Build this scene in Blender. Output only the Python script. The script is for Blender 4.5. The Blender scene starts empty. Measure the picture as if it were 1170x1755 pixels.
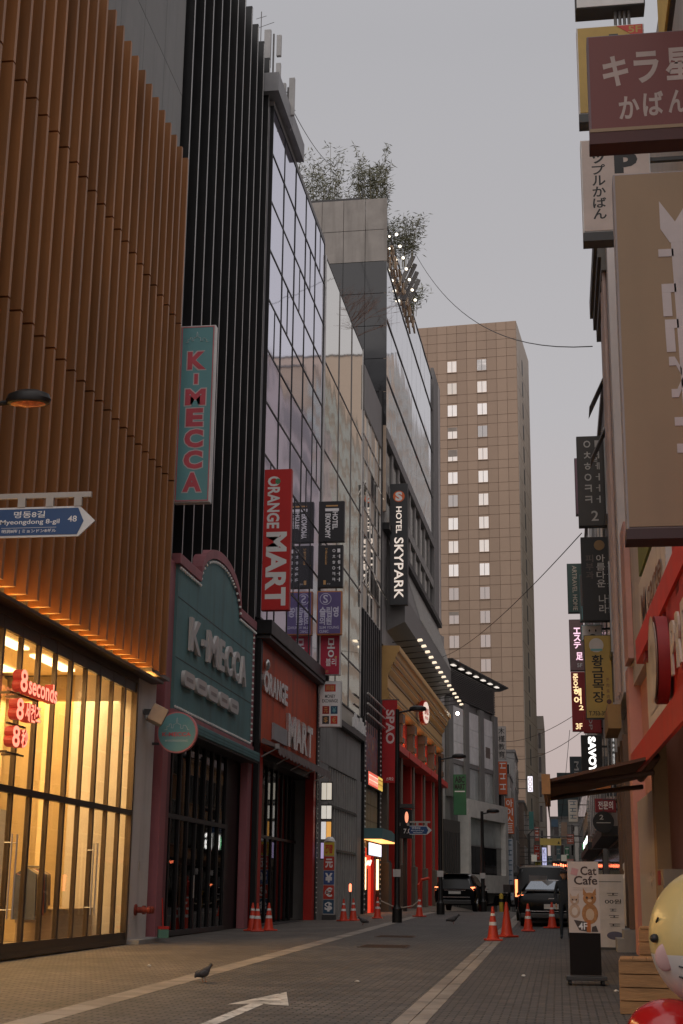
import bpy, bmesh, math, random
from mathutils import Vector, Matrix
R = math.radians
rnd = random.Random(7)
sc = bpy.context.scene
C = sc.collection

# ------------------------------------------------------------------ camera
EYE = Vector((0, 0, 1.55))
cam = bpy.data.objects.new('camera', bpy.data.cameras.new('camera')); C.objects.link(cam)
cam.data.sensor_fit = 'VERTICAL'; cam.data.sensor_height = 36.0; cam.data.sensor_width = 24.0
cam.data.lens = 50.0; cam.data.clip_end = 2000; cam.data.clip_start = .1
yaw, pit, rol = R(-8.6), R(14.9), R(0.7)
fw = Vector((math.sin(yaw)*math.cos(pit), math.cos(yaw)*math.cos(pit), math.sin(pit)))
r0 = Vector((math.cos(yaw), -math.sin(yaw), 0)); u0 = r0.cross(fw)
rt = r0*math.cos(rol)+u0*math.sin(rol); up = -r0*math.sin(rol)+u0*math.cos(rol)
mw = Matrix((rt, up, -fw)).transposed().to_4x4(); mw.translation = EYE
cam.matrix_world = mw
sc.camera = cam

# ------------------------------------------------------------------ sky, sun, exposure
SUN_EL, SUN_AZ = R(56), R(196)          # soft light of an overcast dusk sky, from behind the camera
w = bpy.data.worlds.new('World'); sc.world = w; w.use_nodes = True
nt = w.node_tree; nt.nodes.clear()
N = nt.nodes.new; Lk = nt.links.new
sky = N('ShaderNodeTexSky'); sky.sky_type = 'NISHITA'; sky.sun_disc = False
sky.sun_elevation = SUN_EL; sky.sun_rotation = SUN_AZ; sky.dust_density = 6; sky.air_density = 1.2
hs = N('ShaderNodeHueSaturation'); hs.inputs['Saturation'].default_value = .12; hs.inputs['Value'].default_value = .05
Lk(sky.outputs[0], hs.inputs['Color'])
tc = N('ShaderNodeTexCoord'); sx = N('ShaderNodeSeparateXYZ'); Lk(tc.outputs['Generated'], sx.inputs[0])
mr = N('ShaderNodeMapRange'); mr.inputs[1].default_value = 0; mr.inputs[2].default_value = 1
Lk(sx.outputs['Z'], mr.inputs[0])
cr = N('ShaderNodeValToRGB'); Lk(mr.outputs[0], cr.inputs[0])
e = cr.color_ramp.elements
e[0].position = 0; e[0].color = (.51, .395, .365, 1)
e[1].position = 1; e[1].color = (.50, .50, .53, 1)
for p, c in ((.14, (.50, .42, .405, 1)), (.32, (.445, .43, .445, 1)), (.55, (.40, .395, .415, 1))):
    q = e.new(p); q.color = c
nz = N('ShaderNodeTexNoise'); nz.inputs['Scale'].default_value = 2.2; nz.inputs['Detail'].default_value = 4
mp = N('ShaderNodeMapping'); mp.inputs['Scale'].default_value = (1, 1, 2.5); Lk(tc.outputs['Generated'], mp.inputs[0]); Lk(mp.outputs[0], nz.inputs[0])
nr = N('ShaderNodeMapRange'); nr.inputs[3].default_value = .96; nr.inputs[4].default_value = 1.04; Lk(nz.outputs[0], nr.inputs[0])
mul = N('ShaderNodeMix'); mul.data_type = 'RGBA'; mul.blend_type = 'MULTIPLY'; mul.inputs[0].default_value = 1
Lk(cr.outputs[0], mul.inputs[6]); Lk(nr.outputs[0], mul.inputs[7])
mx = N('ShaderNodeMix'); mx.data_type = 'RGBA'; mx.inputs[0].default_value = .85
Lk(hs.outputs[0], mx.inputs[6]); Lk(mul.outputs[2], mx.inputs[7])
bg = N('ShaderNodeBackground'); bg.inputs[1].default_value = 1.2; Lk(mx.outputs[2], bg.inputs[0])
wo = N('ShaderNodeOutputWorld'); Lk(bg.outputs[0], wo.inputs[0])
sl = bpy.data.lights.new('sun', 'SUN'); sl.energy = .9; sl.angle = R(70); sl.color = (1, .93, .88)
so = bpy.data.objects.new('sun', sl); C.objects.link(so); so.location = (20, -20, 60)
sd = Vector((math.sin(SUN_AZ)*math.cos(SUN_EL), math.cos(SUN_AZ)*math.cos(SUN_EL), math.sin(SUN_EL)))
so.rotation_euler = (-sd).to_track_quat('-Z', 'Y').to_euler()
vs = sc.view_settings; vs.view_transform = 'Standard'; vs.look = 'None'; vs.exposure = 0.0; vs.gamma = 1
sc.cycles.use_denoising = True
sc.cycles.max_bounces = 8; sc.cycles.sample_clamp_indirect = 4

# ------------------------------------------------------------------ materials
MATS = {}
def M(name, col=(.5, .5, .5), rough=.6, metal=0, var=.18, vs=1.3, bump=0, bs=30, emit=0, stretch=(1, 1, 1), spec=.5, dirt=0, rand=0):
    if name in MATS: return MATS[name]
    m = bpy.data.materials.new(name); m.use_nodes = True; t = m.node_tree; b = t.nodes['Principled BSDF']
    b.inputs['Roughness'].default_value = rough; b.inputs['Metallic'].default_value = metal
    b.inputs['Specular IOR Level'].default_value = spec
    g = t.nodes.new('ShaderNodeNewGeometry'); mp = t.nodes.new('ShaderNodeMapping'); mp.inputs['Scale'].default_value = stretch
    t.links.new(g.outputs['Position'], mp.inputs[0])
    n = t.nodes.new('ShaderNodeTexNoise'); n.inputs['Scale'].default_value = vs; n.inputs['Detail'].default_value = 6
    n.inputs['Roughness'].default_value = .65; t.links.new(mp.outputs[0], n.inputs[0])
    rr = t.nodes.new('ShaderNodeMapRange'); rr.inputs[1].default_value = .25; rr.inputs[2].default_value = .75
    rr.inputs[3].default_value = 1-var; rr.inputs[4].default_value = 1+var; t.links.new(n.outputs[0], rr.inputs[0])
    mu = t.nodes.new('ShaderNodeMix'); mu.data_type = 'RGBA'; mu.blend_type = 'MULTIPLY'; mu.inputs[0].default_value = 1
    mu.inputs[6].default_value = (*col, 1); t.links.new(rr.outputs[0], mu.inputs[7]); out = mu.outputs[2]
    if rand:
        oi = t.nodes.new('ShaderNodeObjectInfo'); rq = t.nodes.new('ShaderNodeMapRange'); rq.inputs[3].default_value = 1-rand; rq.inputs[4].default_value = 1+rand
        t.links.new(oi.outputs['Random'], rq.inputs[0]); m0 = t.nodes.new('ShaderNodeMix'); m0.data_type = 'RGBA'; m0.blend_type = 'MULTIPLY'; m0.inputs[0].default_value = 1
        t.links.new(out, m0.inputs[6]); t.links.new(rq.outputs[0], m0.inputs[7]); out = m0.outputs[2]
    if dirt:
        n2 = t.nodes.new('ShaderNodeTexNoise'); n2.inputs['Scale'].default_value = .9; n2.inputs['Detail'].default_value = 8
        mp2 = t.nodes.new('ShaderNodeMapping'); mp2.inputs['Scale'].default_value = (2.5, 2.5, .25)
        t.links.new(g.outputs['Position'], mp2.inputs[0]); t.links.new(mp2.outputs[0], n2.inputs[0])
        r2 = t.nodes.new('ShaderNodeMapRange'); r2.inputs[1].default_value = .5; r2.inputs[2].default_value = .75; r2.inputs[4].default_value = dirt
        t.links.new(n2.outputs[0], r2.inputs[0])
        m2 = t.nodes.new('ShaderNodeMix'); m2.data_type = 'RGBA'; m2.inputs[7].default_value = (.05, .042, .036, 1)
        t.links.new(r2.outputs[0], m2.inputs[0]); t.links.new(out, m2.inputs[6]); out = m2.outputs[2]
    t.links.new(out, b.inputs['Base Color'])
    rv = t.nodes.new('ShaderNodeMapRange'); rv.inputs[3].default_value = max(0, rough-.08); rv.inputs[4].default_value = min(1, rough+.08)
    if rough > .12: t.links.new(n.outputs[0], rv.inputs[0]); t.links.new(rv.outputs[0], b.inputs['Roughness'])
    if bump:
        nb = t.nodes.new('ShaderNodeTexNoise'); nb.inputs['Scale'].default_value = bs; nb.inputs['Detail'].default_value = 3
        t.links.new(mp.outputs[0], nb.inputs[0]); bu = t.nodes.new('ShaderNodeBump'); bu.inputs['Strength'].default_value = bump
        bu.inputs['Distance'].default_value = .02; t.links.new(nb.outputs[0], bu.inputs['Height']); t.links.new(bu.outputs[0], b.inputs['Normal'])
    if emit:
        t.links.new(out, b.inputs['Emission Color']); b.inputs['Emission Strength'].default_value = emit
    MATS[name] = m; return m
def GL(name, col, rough=.04, wob=.12, metal=.85, wscale=.5):
    """coated curtain-wall glass: strongly reflecting, slightly wavy"""
    if name in MATS: return MATS[name]
    m = bpy.data.materials.new(name); m.use_nodes = True; t = m.node_tree; b = t.nodes['Principled BSDF']
    b.inputs['Base Color'].default_value = (*col, 1); b.inputs['Metallic'].default_value = metal; b.inputs['Roughness'].default_value = rough
    g = t.nodes.new('ShaderNodeNewGeometry'); n = t.nodes.new('ShaderNodeTexNoise'); n.inputs['Scale'].default_value = wscale; n.inputs['Detail'].default_value = 1.5
    t.links.new(g.outputs['Position'], n.inputs[0]); bu = t.nodes.new('ShaderNodeBump'); bu.inputs['Strength'].default_value = wob; bu.inputs['Distance'].default_value = .05
    t.links.new(n.outputs[0], bu.inputs['Height']); t.links.new(bu.outputs[0], b.inputs['Normal'])
    MATS[name] = m; return m
def CLEAR(name, tint=(.9, .9, .9), refl=.12):
    """thin shop glass: mostly see-through, mirror-like at a slant"""
    if name in MATS: return MATS[name]
    m = bpy.data.materials.new(name); m.use_nodes = True; t = m.node_tree; t.nodes.clear()
    o = t.nodes.new('ShaderNodeOutputMaterial'); a = t.nodes.new('ShaderNodeBsdfTransparent'); a.inputs[0].default_value = (*tint, 1)
    gl = t.nodes.new('ShaderNodeBsdfGlossy'); gl.inputs['Roughness'].default_value = .02
    fr = t.nodes.new('ShaderNodeFresnel'); fr.inputs[0].default_value = 1.45; mx = t.nodes.new('ShaderNodeMixShader')
    g = t.nodes.new('ShaderNodeNewGeometry'); iv = t.nodes.new('ShaderNodeMath'); iv.operation = 'SUBTRACT'; iv.inputs[0].default_value = 1; t.links.new(g.outputs['Backfacing'], iv.inputs[1])
    ml = t.nodes.new('ShaderNodeMath'); ml.operation = 'MULTIPLY'; t.links.new(fr.outputs[0], ml.inputs[0]); t.links.new(iv.outputs[0], ml.inputs[1])
    t.links.new(ml.outputs[0], mx.inputs[0]); t.links.new(a.outputs[0], mx.inputs[1]); t.links.new(gl.outputs[0], mx.inputs[2]); t.links.new(mx.outputs[0], o.inputs[0])
    MATS[name] = m; return m
def LIT(name, col, s): return M(name, col, .5, var=.04, emit=s)

wood = M('copper_fin', (.345, .145, .048), .5, .15, .25, .8, stretch=(3, 3, .25), dirt=.4, rand=.13)
bronze = M('bronze', (.09, .065, .045), .4, .5, .2)
cream = M('cream_wall', (.82, .66, .40), .7, var=.06)
greypanel = M('grey_panel', (.16, .155, .145), .55, var=.15, dirt=.35, rand=.08)
concrete = M('concrete', (.36, .33, .30), .8, var=.15, bump=.3, dirt=.3)
whitewall = M('white_wall', (.62, .58, .55), .7, var=.08, dirt=.25)
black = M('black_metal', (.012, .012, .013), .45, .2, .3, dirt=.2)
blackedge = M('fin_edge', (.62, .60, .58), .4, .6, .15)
darkgrey = M('dark_grey', (.05, .048, .047), .5, var=.2, dirt=.2)
midgrey = M('mid_grey', (.2, .19, .185), .55, var=.15, dirt=.25)
alu = M('aluminium', (.5, .49, .47), .35, .7, .12)
teal = M('teal_panel', (.115, .235, .24), .6, var=.14, dirt=.35)
tealD = M('teal_sign', (.16, .38, .40), .5, var=.05)
pink = M('pink_frame', (.36, .125, .14), .55, var=.12, dirt=.3)
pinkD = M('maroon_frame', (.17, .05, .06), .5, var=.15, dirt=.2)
white = M('white_paint', (.8, .79, .77), .5, var=.05, dirt=.1)
orange = M('orange_panel', (.62, .075, .015), .55, var=.2, dirt=.4)
red = M('red_sign', (.58, .022, .02), .5, var=.06)
redpaint = M('red_paint', (.5, .02, .012), .5, var=.12, dirt=.15)
gold = M('gold_stucco', (.52, .30, .10), .5, var=.1)
tan = M('tan_tile', (.44, .315, .225), .55, var=.05, vs=.5)
stone = M('stone_grey', (.30, .285, .27), .7, var=.15, bump=.2, dirt=.25)
khaki = M('khaki_sign', (.30, .20, .12), .6, var=.07, dirt=.1)
brownsign = M('brown_sign', (.16, .04, .035), .55, var=.06)
ink = M('ink_black', (.015, .014, .014), .5, var=.05)
letter = M('letter_white', (.82, .80, .78), .5, var=.04)
plank = M('plank_wood', (.40, .20, .075), .6, var=.3, vs=2.5, stretch=(1, 1, 8), bump=.3, bs=12)
rubber = M('rubber', (.015, .015, .015), .8)
carblack = M('car_black', (.005, .005, .006), .2, 0, .1, spec=.18)
glassdark = M('glass_dark', (.008, .009, .011), .08, .0, 0, spec=.5)
glassrear = GL('glass_rear', (.35, .38, .42), .05, 0)
conered = M('cone_red', (.62, .05, .02), .5, var=.1, dirt=.15)
conewhite = M('cone_band', (.8, .78, .75), .4, var=.05)
shopglass = CLEAR('shop_glass'); doorglass = CLEAR('door_glass', (.35, .35, .36))
gl_lav = GL('glass_lavender', (.83, .82, .97), wob=.10, metal=.97)
gl_beige = GL('glass_beige', (.86, .82, .74), wob=.16, metal=.97)
gl_sky = GL('glass_silver', (.84, .85, .89), wob=.14, metal=.97)
gl_dark = GL('glass_black', (.05, .05, .052), .06, .08, .6)
pinkwall = M('pink_wall', (.62, .30, .24), .65, var=.07)
warm = LIT('lamp_warm', (1, .72, .38), 9)
lampw = LIT('lamp_white', (1, .9, .75), 14)

# ------------------------------------------------------------------ builders
def off(p, d): return (p[0]+d[0], p[1]+d[1], p[2]+d[2])
class MB:
    def __init__(s, o=(0, 0, 0)): s.v = []; s.f = []; s.o = o; s.mi = []; s.cur = 0
    def add(s, vs, fs):
        k = len(s.v); s.v += [(a+s.o[0], b+s.o[1], c+s.o[2]) for a, b, c in vs]
        s.f += [tuple(i+k for i in f) for f in fs]; s.mi += [s.cur]*len(fs); return s
    def box(s, x0, x1, y0, y1, z0, z1):
        if x0 > x1: x0, x1 = x1, x0
        if y0 > y1: y0, y1 = y1, y0
        if z0 > z1: z0, z1 = z1, z0
        return s.add([(x0, y0, z0), (x1, y0, z0), (x1, y1, z0), (x0, y1, z0), (x0, y0, z1), (x1, y0, z1), (x1, y1, z1), (x0, y1, z1)],
                     [(3, 2, 1, 0), (4, 5, 6, 7), (0, 1, 5, 4), (1, 2, 6, 5), (2, 3, 7, 6), (3, 0, 4, 7)])
    def prism(s, poly, axis, a, b):
        """polygon (p,q) extruded along axis x / y / z from a to b"""
        n = len(poly); mk = {'x': lambda p, t: (t, p[0], p[1]), 'y': lambda p, t: (p[0], t, p[1]), 'z': lambda p, t: (p[0], p[1], t)}[axis]
        vs = [mk(p, a) for p in poly]+[mk(p, b) for p in poly]
        return s.add(vs, [tuple(range(n))[::-1], tuple(range(n, 2*n))]+[(i, (i+1) % n, n+(i+1) % n, n+i) for i in range(n)])
    def tube(s, pts, r, n=8, r1=None):
        pts = [Vector(p) for p in pts]; m = len(pts); vs = []
        for i, p in enumerate(pts):
            d = (pts[min(i+1, m-1)]-pts[max(i-1, 0)]).normalized()
            a = d.orthogonal().normalized() if abs(d.z) > .9 else d.cross(Vector((0, 0, 1))).normalized()
            b = d.cross(a); rr = r if r1 is None else r+(r1-r)*i/(m-1)
            vs += [tuple(p+a*rr*math.cos(t)+b*rr*math.sin(t)) for t in [2*math.pi*k/n for k in range(n)]]
        fs = [(i*n+k, i*n+(k+1) % n, (i+1)*n+(k+1) % n, (i+1)*n+k) for i in range(m-1) for k in range(n)]
        fs += [tuple(range(n))[::-1], tuple(range((m-1)*n, m*n))]
        return s.add(vs, fs)
    def lathe(s, prof, c=(0, 0, 0), n=16, ax='z', sx=1, sy=1):
        vs = []
        for r, h in prof:
            for k in range(n):
                t = 2*math.pi*k/n; a, b = r*math.cos(t)*sx, r*math.sin(t)*sy
                p = (a, b, h) if ax == 'z' else ((h, a, b) if ax == 'x' else (a, h, b)); vs.append(off(p, c))
        m = len(prof); fs = [(i*n+k, i*n+(k+1) % n, (i+1)*n+(k+1) % n, (i+1)*n+k) for i in range(m-1) for k in range(n)]
        return s.add(vs, fs+[tuple(range(n))[::-1], tuple(range((m-1)*n, m*n))])
    def ball(s, c, rx, ry, rz, n=14, m=9):
        pr = [(math.sin(math.pi*i/m)*1, -math.cos(math.pi*i/m)) for i in range(m+1)]; pr[0] = (.02, -1); pr[-1] = (.02, 1)
        vs = [(c[0]+r*math.cos(2*math.pi*k/n)*rx, c[1]+r*math.sin(2*math.pi*k/n)*ry, c[2]+h*rz) for r, h in pr for k in range(n)]
        fs = [(i*n+k, i*n+(k+1) % n, (i+1)*n+(k+1) % n, (i+1)*n+k) for i in range(m) for k in range(n)]
        return s.add(vs, fs+[tuple(range(n))[::-1], tuple(range(m*n, (m+1)*n))])
    def quad(s, a, b, c, d): return s.add([a, b, c, d], [(0, 1, 2, 3)])
    def build(s, name, mat, parent=None, smooth=False, bevel=0):
        me = bpy.data.meshes.new(name); me.from_pydata(s.v, [], s.f); me.update()
        for m in (mat if isinstance(mat, (list, tuple)) else [mat]): me.materials.append(m)
        if any(s.mi): me.polygons.foreach_set('material_index', s.mi)
        bm = bmesh.new(); bm.from_mesh(me); bmesh.ops.recalc_face_normals(bm, faces=bm.faces); bm.to_mesh(me); bm.free()
        if smooth:
            me.polygons.foreach_set('use_smooth', [True]*len(me.polygons)); me.set_sharp_from_angle(angle=R(smooth if smooth is not True else 40))
        o = bpy.data.objects.new(name, me); C.objects.link(o); o.parent = parent
        if bevel:
            b = o.modifiers.new('bevel', 'BEVEL'); b.width = bevel; b.segments = 2; b.limit_method = 'ANGLE'
        return o
def tag(o, label=None, cat=None, group=None, kind=None):
    if label: o['label'] = label
    if cat: o['category'] = cat
    if group: o['group'] = group
    if kind: o['kind'] = kind
    return o
def thing(name, label, cat, loc=(0, 0, 0), rz=0, group=None):
    o = bpy.data.objects.new(name, None); C.objects.link(o); o.empty_display_size = .2
    o.location = loc; o.rotation_euler = (0, 0, rz); return tag(o, label, cat, group)
def copy_tree(o, parent=None):
    c = o.copy(); C.objects.link(c); c.parent = parent
    for ch in list(o.children): copy_tree(ch, c)
    return c
CUBES = {}
def cube(mat):
    if mat.name not in CUBES:
        me = bpy.data.meshes.new('piece_'+mat.name)
        me.from_pydata([(x, y, z) for z in (-.5, .5) for y in (-.5, .5) for x in (-.5, .5)], [],
                       [(0, 2, 3, 1), (4, 5, 7, 6), (0, 1, 5, 4), (2, 6, 7, 3), (0, 4, 6, 2), (1, 3, 7, 5)])
        me.materials.append(mat); CUBES[mat.name] = me
    return CUBES[mat.name]
def piece(name, mat, parent, x0, x1, y0, y1, z0, z1, tilt=0):
    o = bpy.data.objects.new(name, cube(mat)); C.objects.link(o); o.parent = parent
    o.location = ((x0+x1)/2, (y0+y1)/2, (z0+z1)/2); o.scale = (abs(x1-x0), abs(y1-y0), abs(z1-z0))
    if tilt: o.rotation_euler = (0, rnd.gauss(0, tilt), rnd.gauss(0, tilt))
    return o
class Bld:
    """a building: local x points out of the facade, y runs along the street (given as street metres Y), z up"""
    def __init__(s, name, label, X, Y, a, z0=.4, cat='building', side=1, group=None):
        s.root = thing(name, label, cat, (X, Y, z0), -R(a), group); s.Y = Y; s.z0 = z0; s.o = (0, -Y, -z0)
    def mb(s): return MB(s.o)
    def box(s, name, mat, v0, v1, y0, y1, z0, z1, parent=None, bevel=0):
        return s.mb().box(v0, v1, y0, y1, z0, z1).build(name, mat, parent or s.root, bevel=bevel)
    def pc(s, name, mat, v0, v1, y0, y1, z0, z1, tilt=0, parent=None):
        return piece(name, mat, parent or s.root, v0, v1, y0-s.Y, y1-s.Y, z0-s.z0, z1-s.z0, tilt)
# ---- lettering
TXT = {}
def tmesh(s, bold, ext):
    k = (s, bold, ext)
    if k not in TXT:
        cu = bpy.data.curves.new('lettering', 'FONT'); cu.body = s; cu.size = 1; cu.offset = bold; cu.extrude = ext; cu.resolution_u = 3
        ob = bpy.data.objects.new('lettering', cu); me = bpy.data.meshes.new_from_object(ob)
        vs = [tuple(v.co) for v in me.vertices]; fs = [tuple(p.vertices) for p in me.polygons]
        bpy.data.objects.remove(ob); bpy.data.curves.remove(cu); bpy.data.meshes.remove(me); TXT[k] = (vs, fs)
    return TXT[k]
def text(parent, s, a0, a1, z0, z1, d, facing, mat, name='lettering', ext=0, bold=.012, rot=0, o=(0, 0, 0), depth=None, sidemat=None, keep=False):
    """flat (or raised by ext metres) lettering filling the rectangle a0..a1 x z0..z1 on the plane at depth d.
    facing: '-y' toward the viewer down the street, '+x' / '-x' for shop fronts. rot=-90 reads downwards"""
    vs, fs = tmesh(s, bold, .5 if ext else 0)
    if not vs: return None
    p = [((x, y, z) if rot == 0 else ((y, -x, z) if rot == -90 else (-y, x, z))) for x, y, z in vs]
    xs = [q[0] for q in p]; ys = [q[1] for q in p]; mx0, mx1, my0, my1 = min(xs), max(xs), min(ys), max(ys)
    W, H = a1-a0, z1-z0; kx, ky = W/max(mx1-mx0, 1e-4), H/max(my1-my0, 1e-4)
    if keep: kx = ky = min(kx, ky)
    cx, cy = (a0+a1)/2, (z0+z1)/2; out = []
    for x, y, z in p:
        A = cx+(x-(mx0+mx1)/2)*kx; Z = cy+(y-(my0+my1)/2)*ky; D = (z+.5)*ext if ext else 0
        if facing == '-y': q = (A, d-D, Z)
        elif facing == '+x': q = (d+D, A, Z)
        else: q = (d-D, -A, Z)
        out.append(off(q, o))
    me = bpy.data.meshes.new(name); me.from_pydata(out, [], fs); me.update(); me.materials.append(mat)
    if sidemat and ext:
        me.materials.append(sidemat); ax = {'-y': 1, '+x': 0, '-x': 0}[facing]
        me.polygons.foreach_set('material_index', [0 if abs(q.normal[ax]) > .8 else 1 for q in me.polygons])
    ob = bpy.data.objects.new(name, me); C.objects.link(ob); ob.parent = parent; return ob
def vtext(parent, s, a0, a1, z0, z1, d, facing, mat, name='lettering', gap=.12, **k):
    """characters stacked from top to bottom"""
    n = len(s); st = (z1-z0)/n
    for i, c in enumerate(s):
        if c == ' ': continue
        t = z1-i*st
        if c == '#':                                                   # print too small to read: a few strokes
            h = st*.8; w_ = a1-a0; b = MB(); v_ = rnd.random()
            b.box(a0, a1, d-.004, d, t-h*.2, t-h*.08).box(a0+w_*(.3+.3*v_), a0+w_*(.42+.3*v_), d-.004, d, t-h*.6, t-h*.2).box(a0+w_*.1, a1-w_*.1*v_, d-.004, d, t-h*.75, t-h*.62).build(name, mat, parent); continue
        text(parent, c, a0, a1, t-st*(1-gap/2), t-st*gap/2, d, facing, mat, name, **k)
def blade(name, label, x0, x1, Y, z0, z1, face, edge, th=.22, frame=.03, cat='sign', group=None, arm=None, border=None):
    """box sign hung out from a wall, its face square to the street; returns its root (local: x,z from lower left corner)"""
    r = thing(name, label, cat, (x0, Y, z0), 0, group); W, H = x1-x0, z1-z0
    MB().box(0, W, 0, th, 0, H).build('sign_box', edge, r, bevel=.008)
    MB().box(frame, W-frame, -.012, .0, frame, H-frame).build('sign_face', face, r)
    if border:
        f = frame; b = MB()
        for q in ((f, W-f, f, f+.03), (f, W-f, H-f-.03, H-f), (f, f+.03, f+.03, H-f-.03), (W-f-.03, W-f, f+.03, H-f-.03)): b.box(q[0], q[1], -.017, -.0125, q[2], q[3])
        b.build('border', border, r)
    if arm is None and x1 > 0 and x1 < 1.7 and Y < 115: arm = 1.72 if Y > 30 else 2.3
    elif arm is None and x1 > 0 and Y < 30: arm = 2.4
    if arm is not None:
        for zz in (.22*H, .78*H):
            MB().box(min(arm-x0, W), max(arm-x0, 0) if arm-x0 > W/2 else 0, th*.35, th*.65, zz-.03, zz+.03).build('bracket', darkgrey, r)
    return r
# ------------------------------------------------------------------ ground
def sm(t): t = max(0, min(1, t)); return t*t*(3-2*t)
def gz(x, y):
    c = .0105*y if y < 62 else .651+.0105*6*sm((y-62)/10)-.017*max(0, y-66)*sm((y-64)/10)
    c = max(c, -.75); l = .17+.0045*min(y, 105) if y > 16 else .0105*y+.074
    t = sm((-5.2-x)/4.0); return c*(1-t)+l*t
def paver(name, c1, c2, mortar, bw=.2, rh=.1, rot=0, sc_=1):
    m = bpy.data.materials.new(name); m.use_nodes = True; t = m.node_tree; b = t.nodes['Principled BSDF']
    g = t.nodes.new('ShaderNodeNewGeometry'); mp = t.nodes.new('ShaderNodeMapping'); mp.inputs['Rotation'].default_value = (0, 0, rot)
    t.links.new(g.outputs['Position'], mp.inputs[0]); br = t.nodes.new('ShaderNodeTexBrick')
    br.inputs['Color1'].default_value = (*c1, 1); br.inputs['Color2'].default_value = (*c2, 1); br.inputs['Mortar'].default_value = (*mortar, 1)
    br.inputs['Scale'].default_value = sc_; br.inputs['Mortar Size'].default_value = .012; br.inputs['Brick Width'].default_value = bw; br.inputs['Row Height'].default_value = rh
    br.inputs['Mortar Smooth'].default_value = .3; t.links.new(mp.outputs[0], br.inputs[0])
    n = t.nodes.new('ShaderNodeTexNoise'); n.inputs['Scale'].default_value = .55; n.inputs['Detail'].default_value = 9; n.inputs['Roughness'].default_value = .72
    t.links.new(g.outputs['Position'], n.inputs[0]); rr = t.nodes.new('ShaderNodeMapRange'); rr.inputs[1].default_value = .3; rr.inputs[2].default_value = .7
    rr.inputs[3].default_value = .5; rr.inputs[4].default_value = 1.4; t.links.new(n.outputs[0], rr.inputs[0])
    mu = t.nodes.new('ShaderNodeMix'); mu.data_type = 'RGBA'; mu.blend_type = 'MULTIPLY'; mu.inputs[0].default_value = 1
    t.links.new(br.outputs[0], mu.inputs[6]); t.links.new(rr.outputs[0], mu.inputs[7])
    v = t.nodes.new('ShaderNodeTexVoronoi'); v.inputs['Scale'].default_value = 2.3; t.links.new(g.outputs['Position'], v.inputs[0])   # gum and drip spots
    vr = t.nodes.new('ShaderNodeMapRange'); vr.inputs[1].default_value = .05; vr.inputs[2].default_value = .075; vr.inputs[3].default_value = .55; vr.inputs[4].default_value = 1
    t.links.new(v.outputs[0], vr.inputs[0]); m3 = t.nodes.new('ShaderNodeMix'); m3.data_type = 'RGBA'; m3.blend_type = 'MULTIPLY'; m3.inputs[0].default_value = 1
    t.links.new(mu.outputs[2], m3.inputs[6]); t.links.new(vr.outputs[0], m3.inputs[7]); t.links.new(m3.outputs[2], b.inputs['Base Color'])
    r2 = t.nodes.new('ShaderNodeMapRange'); r2.inputs[3].default_value = .5; r2.inputs[4].default_value = .85; t.links.new(n.outputs[0], r2.inputs[0]); t.links.new(r2.outputs[0], b.inputs['Roughness'])
    ad = t.nodes.new('ShaderNodeMath'); ad.operation = 'MULTIPLY_ADD'; ad.inputs[1].default_value = -1; ad.inputs[2].default_value = 1; t.links.new(br.outputs['Fac'], ad.inputs[0])
    bu = t.nodes.new('ShaderNodeBump'); bu.inputs['Strength'].default_value = .8; bu.inputs['Distance'].default_value = .012
    t.links.new(ad.outputs[0], bu.inputs['Height']); t.links.new(bu.outputs[0], b.inputs['Normal'])
    return m
p_road = paver('paver_road', (.155, .143, .132), (.092, .085, .08), (.022, .02, .018), .22, .11)
p_left = paver('paver_left', (.195, .165, .138), (.125, .106, .09), (.03, .026, .022), .24, .12)
p_right = paver('paver_right', (.14, .127, .118), (.08, .073, .069), (.02, .018, .017), .2, .1)
slabm = M('slab_pale', (.285, .25, .215), .7, var=.3, vs=1.5, bump=.2, dirt=.4, rand=.15)
def sheet(name, x0, x1, y0, y1, mat, dz=0, nx=12, ny=60, kind='structure'):
    vs = [(x0+(x1-x0)*i/nx, y0+(y1-y0)*j/ny) for j in range(ny+1) for i in range(nx+1)]
    m = MB().add([(x, y, gz(x, y)+dz) for x, y in vs], [(j*(nx+1)+i, j*(nx+1)+i+1, (j+1)*(nx+1)+i+1, (j+1)*(nx+1)+i) for j in range(ny) for i in range(nx)])
    return tag(m.build(name, mat, smooth=True), kind=kind)
far = MB()
asph = M('asphalt', (.05, .05, .05), .85, var=.2)
tag(far.box(-700, 700, -300, 1500, -1.6, -1.5).build('ground', asph), kind='structure')
road = sheet('road', -5.42, -1.84, -6, 190, p_road, 0, 8, 98)
pav_l = sheet('pavement_left', -12, -5.80, -6, 190, p_left, .0, 10, 98)
pav_r = sheet('pavement_right', -1.46, 9, -6, 190, p_right, .0, 10, 98)
# pale stone borders between road and pavements, slab by slab
def strip(parent, xs, y0, y1, L, gap=.012):
    y = y0
    while y < y1:
        yy = y+L*rnd.uniform(.96, 1.04)
        for a, b in zip(xs[:-1], xs[1:]):
            zz = [gz(x, q)+rnd.uniform(-.002, .003) for x in (a, b) for q in (y, yy)]
            m = MB(); A, B, y_, Y_ = a+gap/2, b-gap/2, y+gap/2, yy-gap/2
            m.add([(A, y_, zz[0]), (B, y_, zz[2]), (B, Y_, zz[3]), (A, Y_, zz[1])]+[(A, y_, zz[0]-.08), (B, y_, zz[2]-.08), (B, Y_, zz[3]-.08), (A, Y_, zz[1]-.08)],
                  [(0, 1, 2, 3), (4, 7, 6, 5), (0, 4, 5, 1), (1, 5, 6, 2), (2, 6, 7, 3), (3, 7, 4, 0)])
            m.build('slab', slabm, parent)
        y = yy
bed = M('mortar_bed', (.05, .045, .04), .9)
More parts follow.
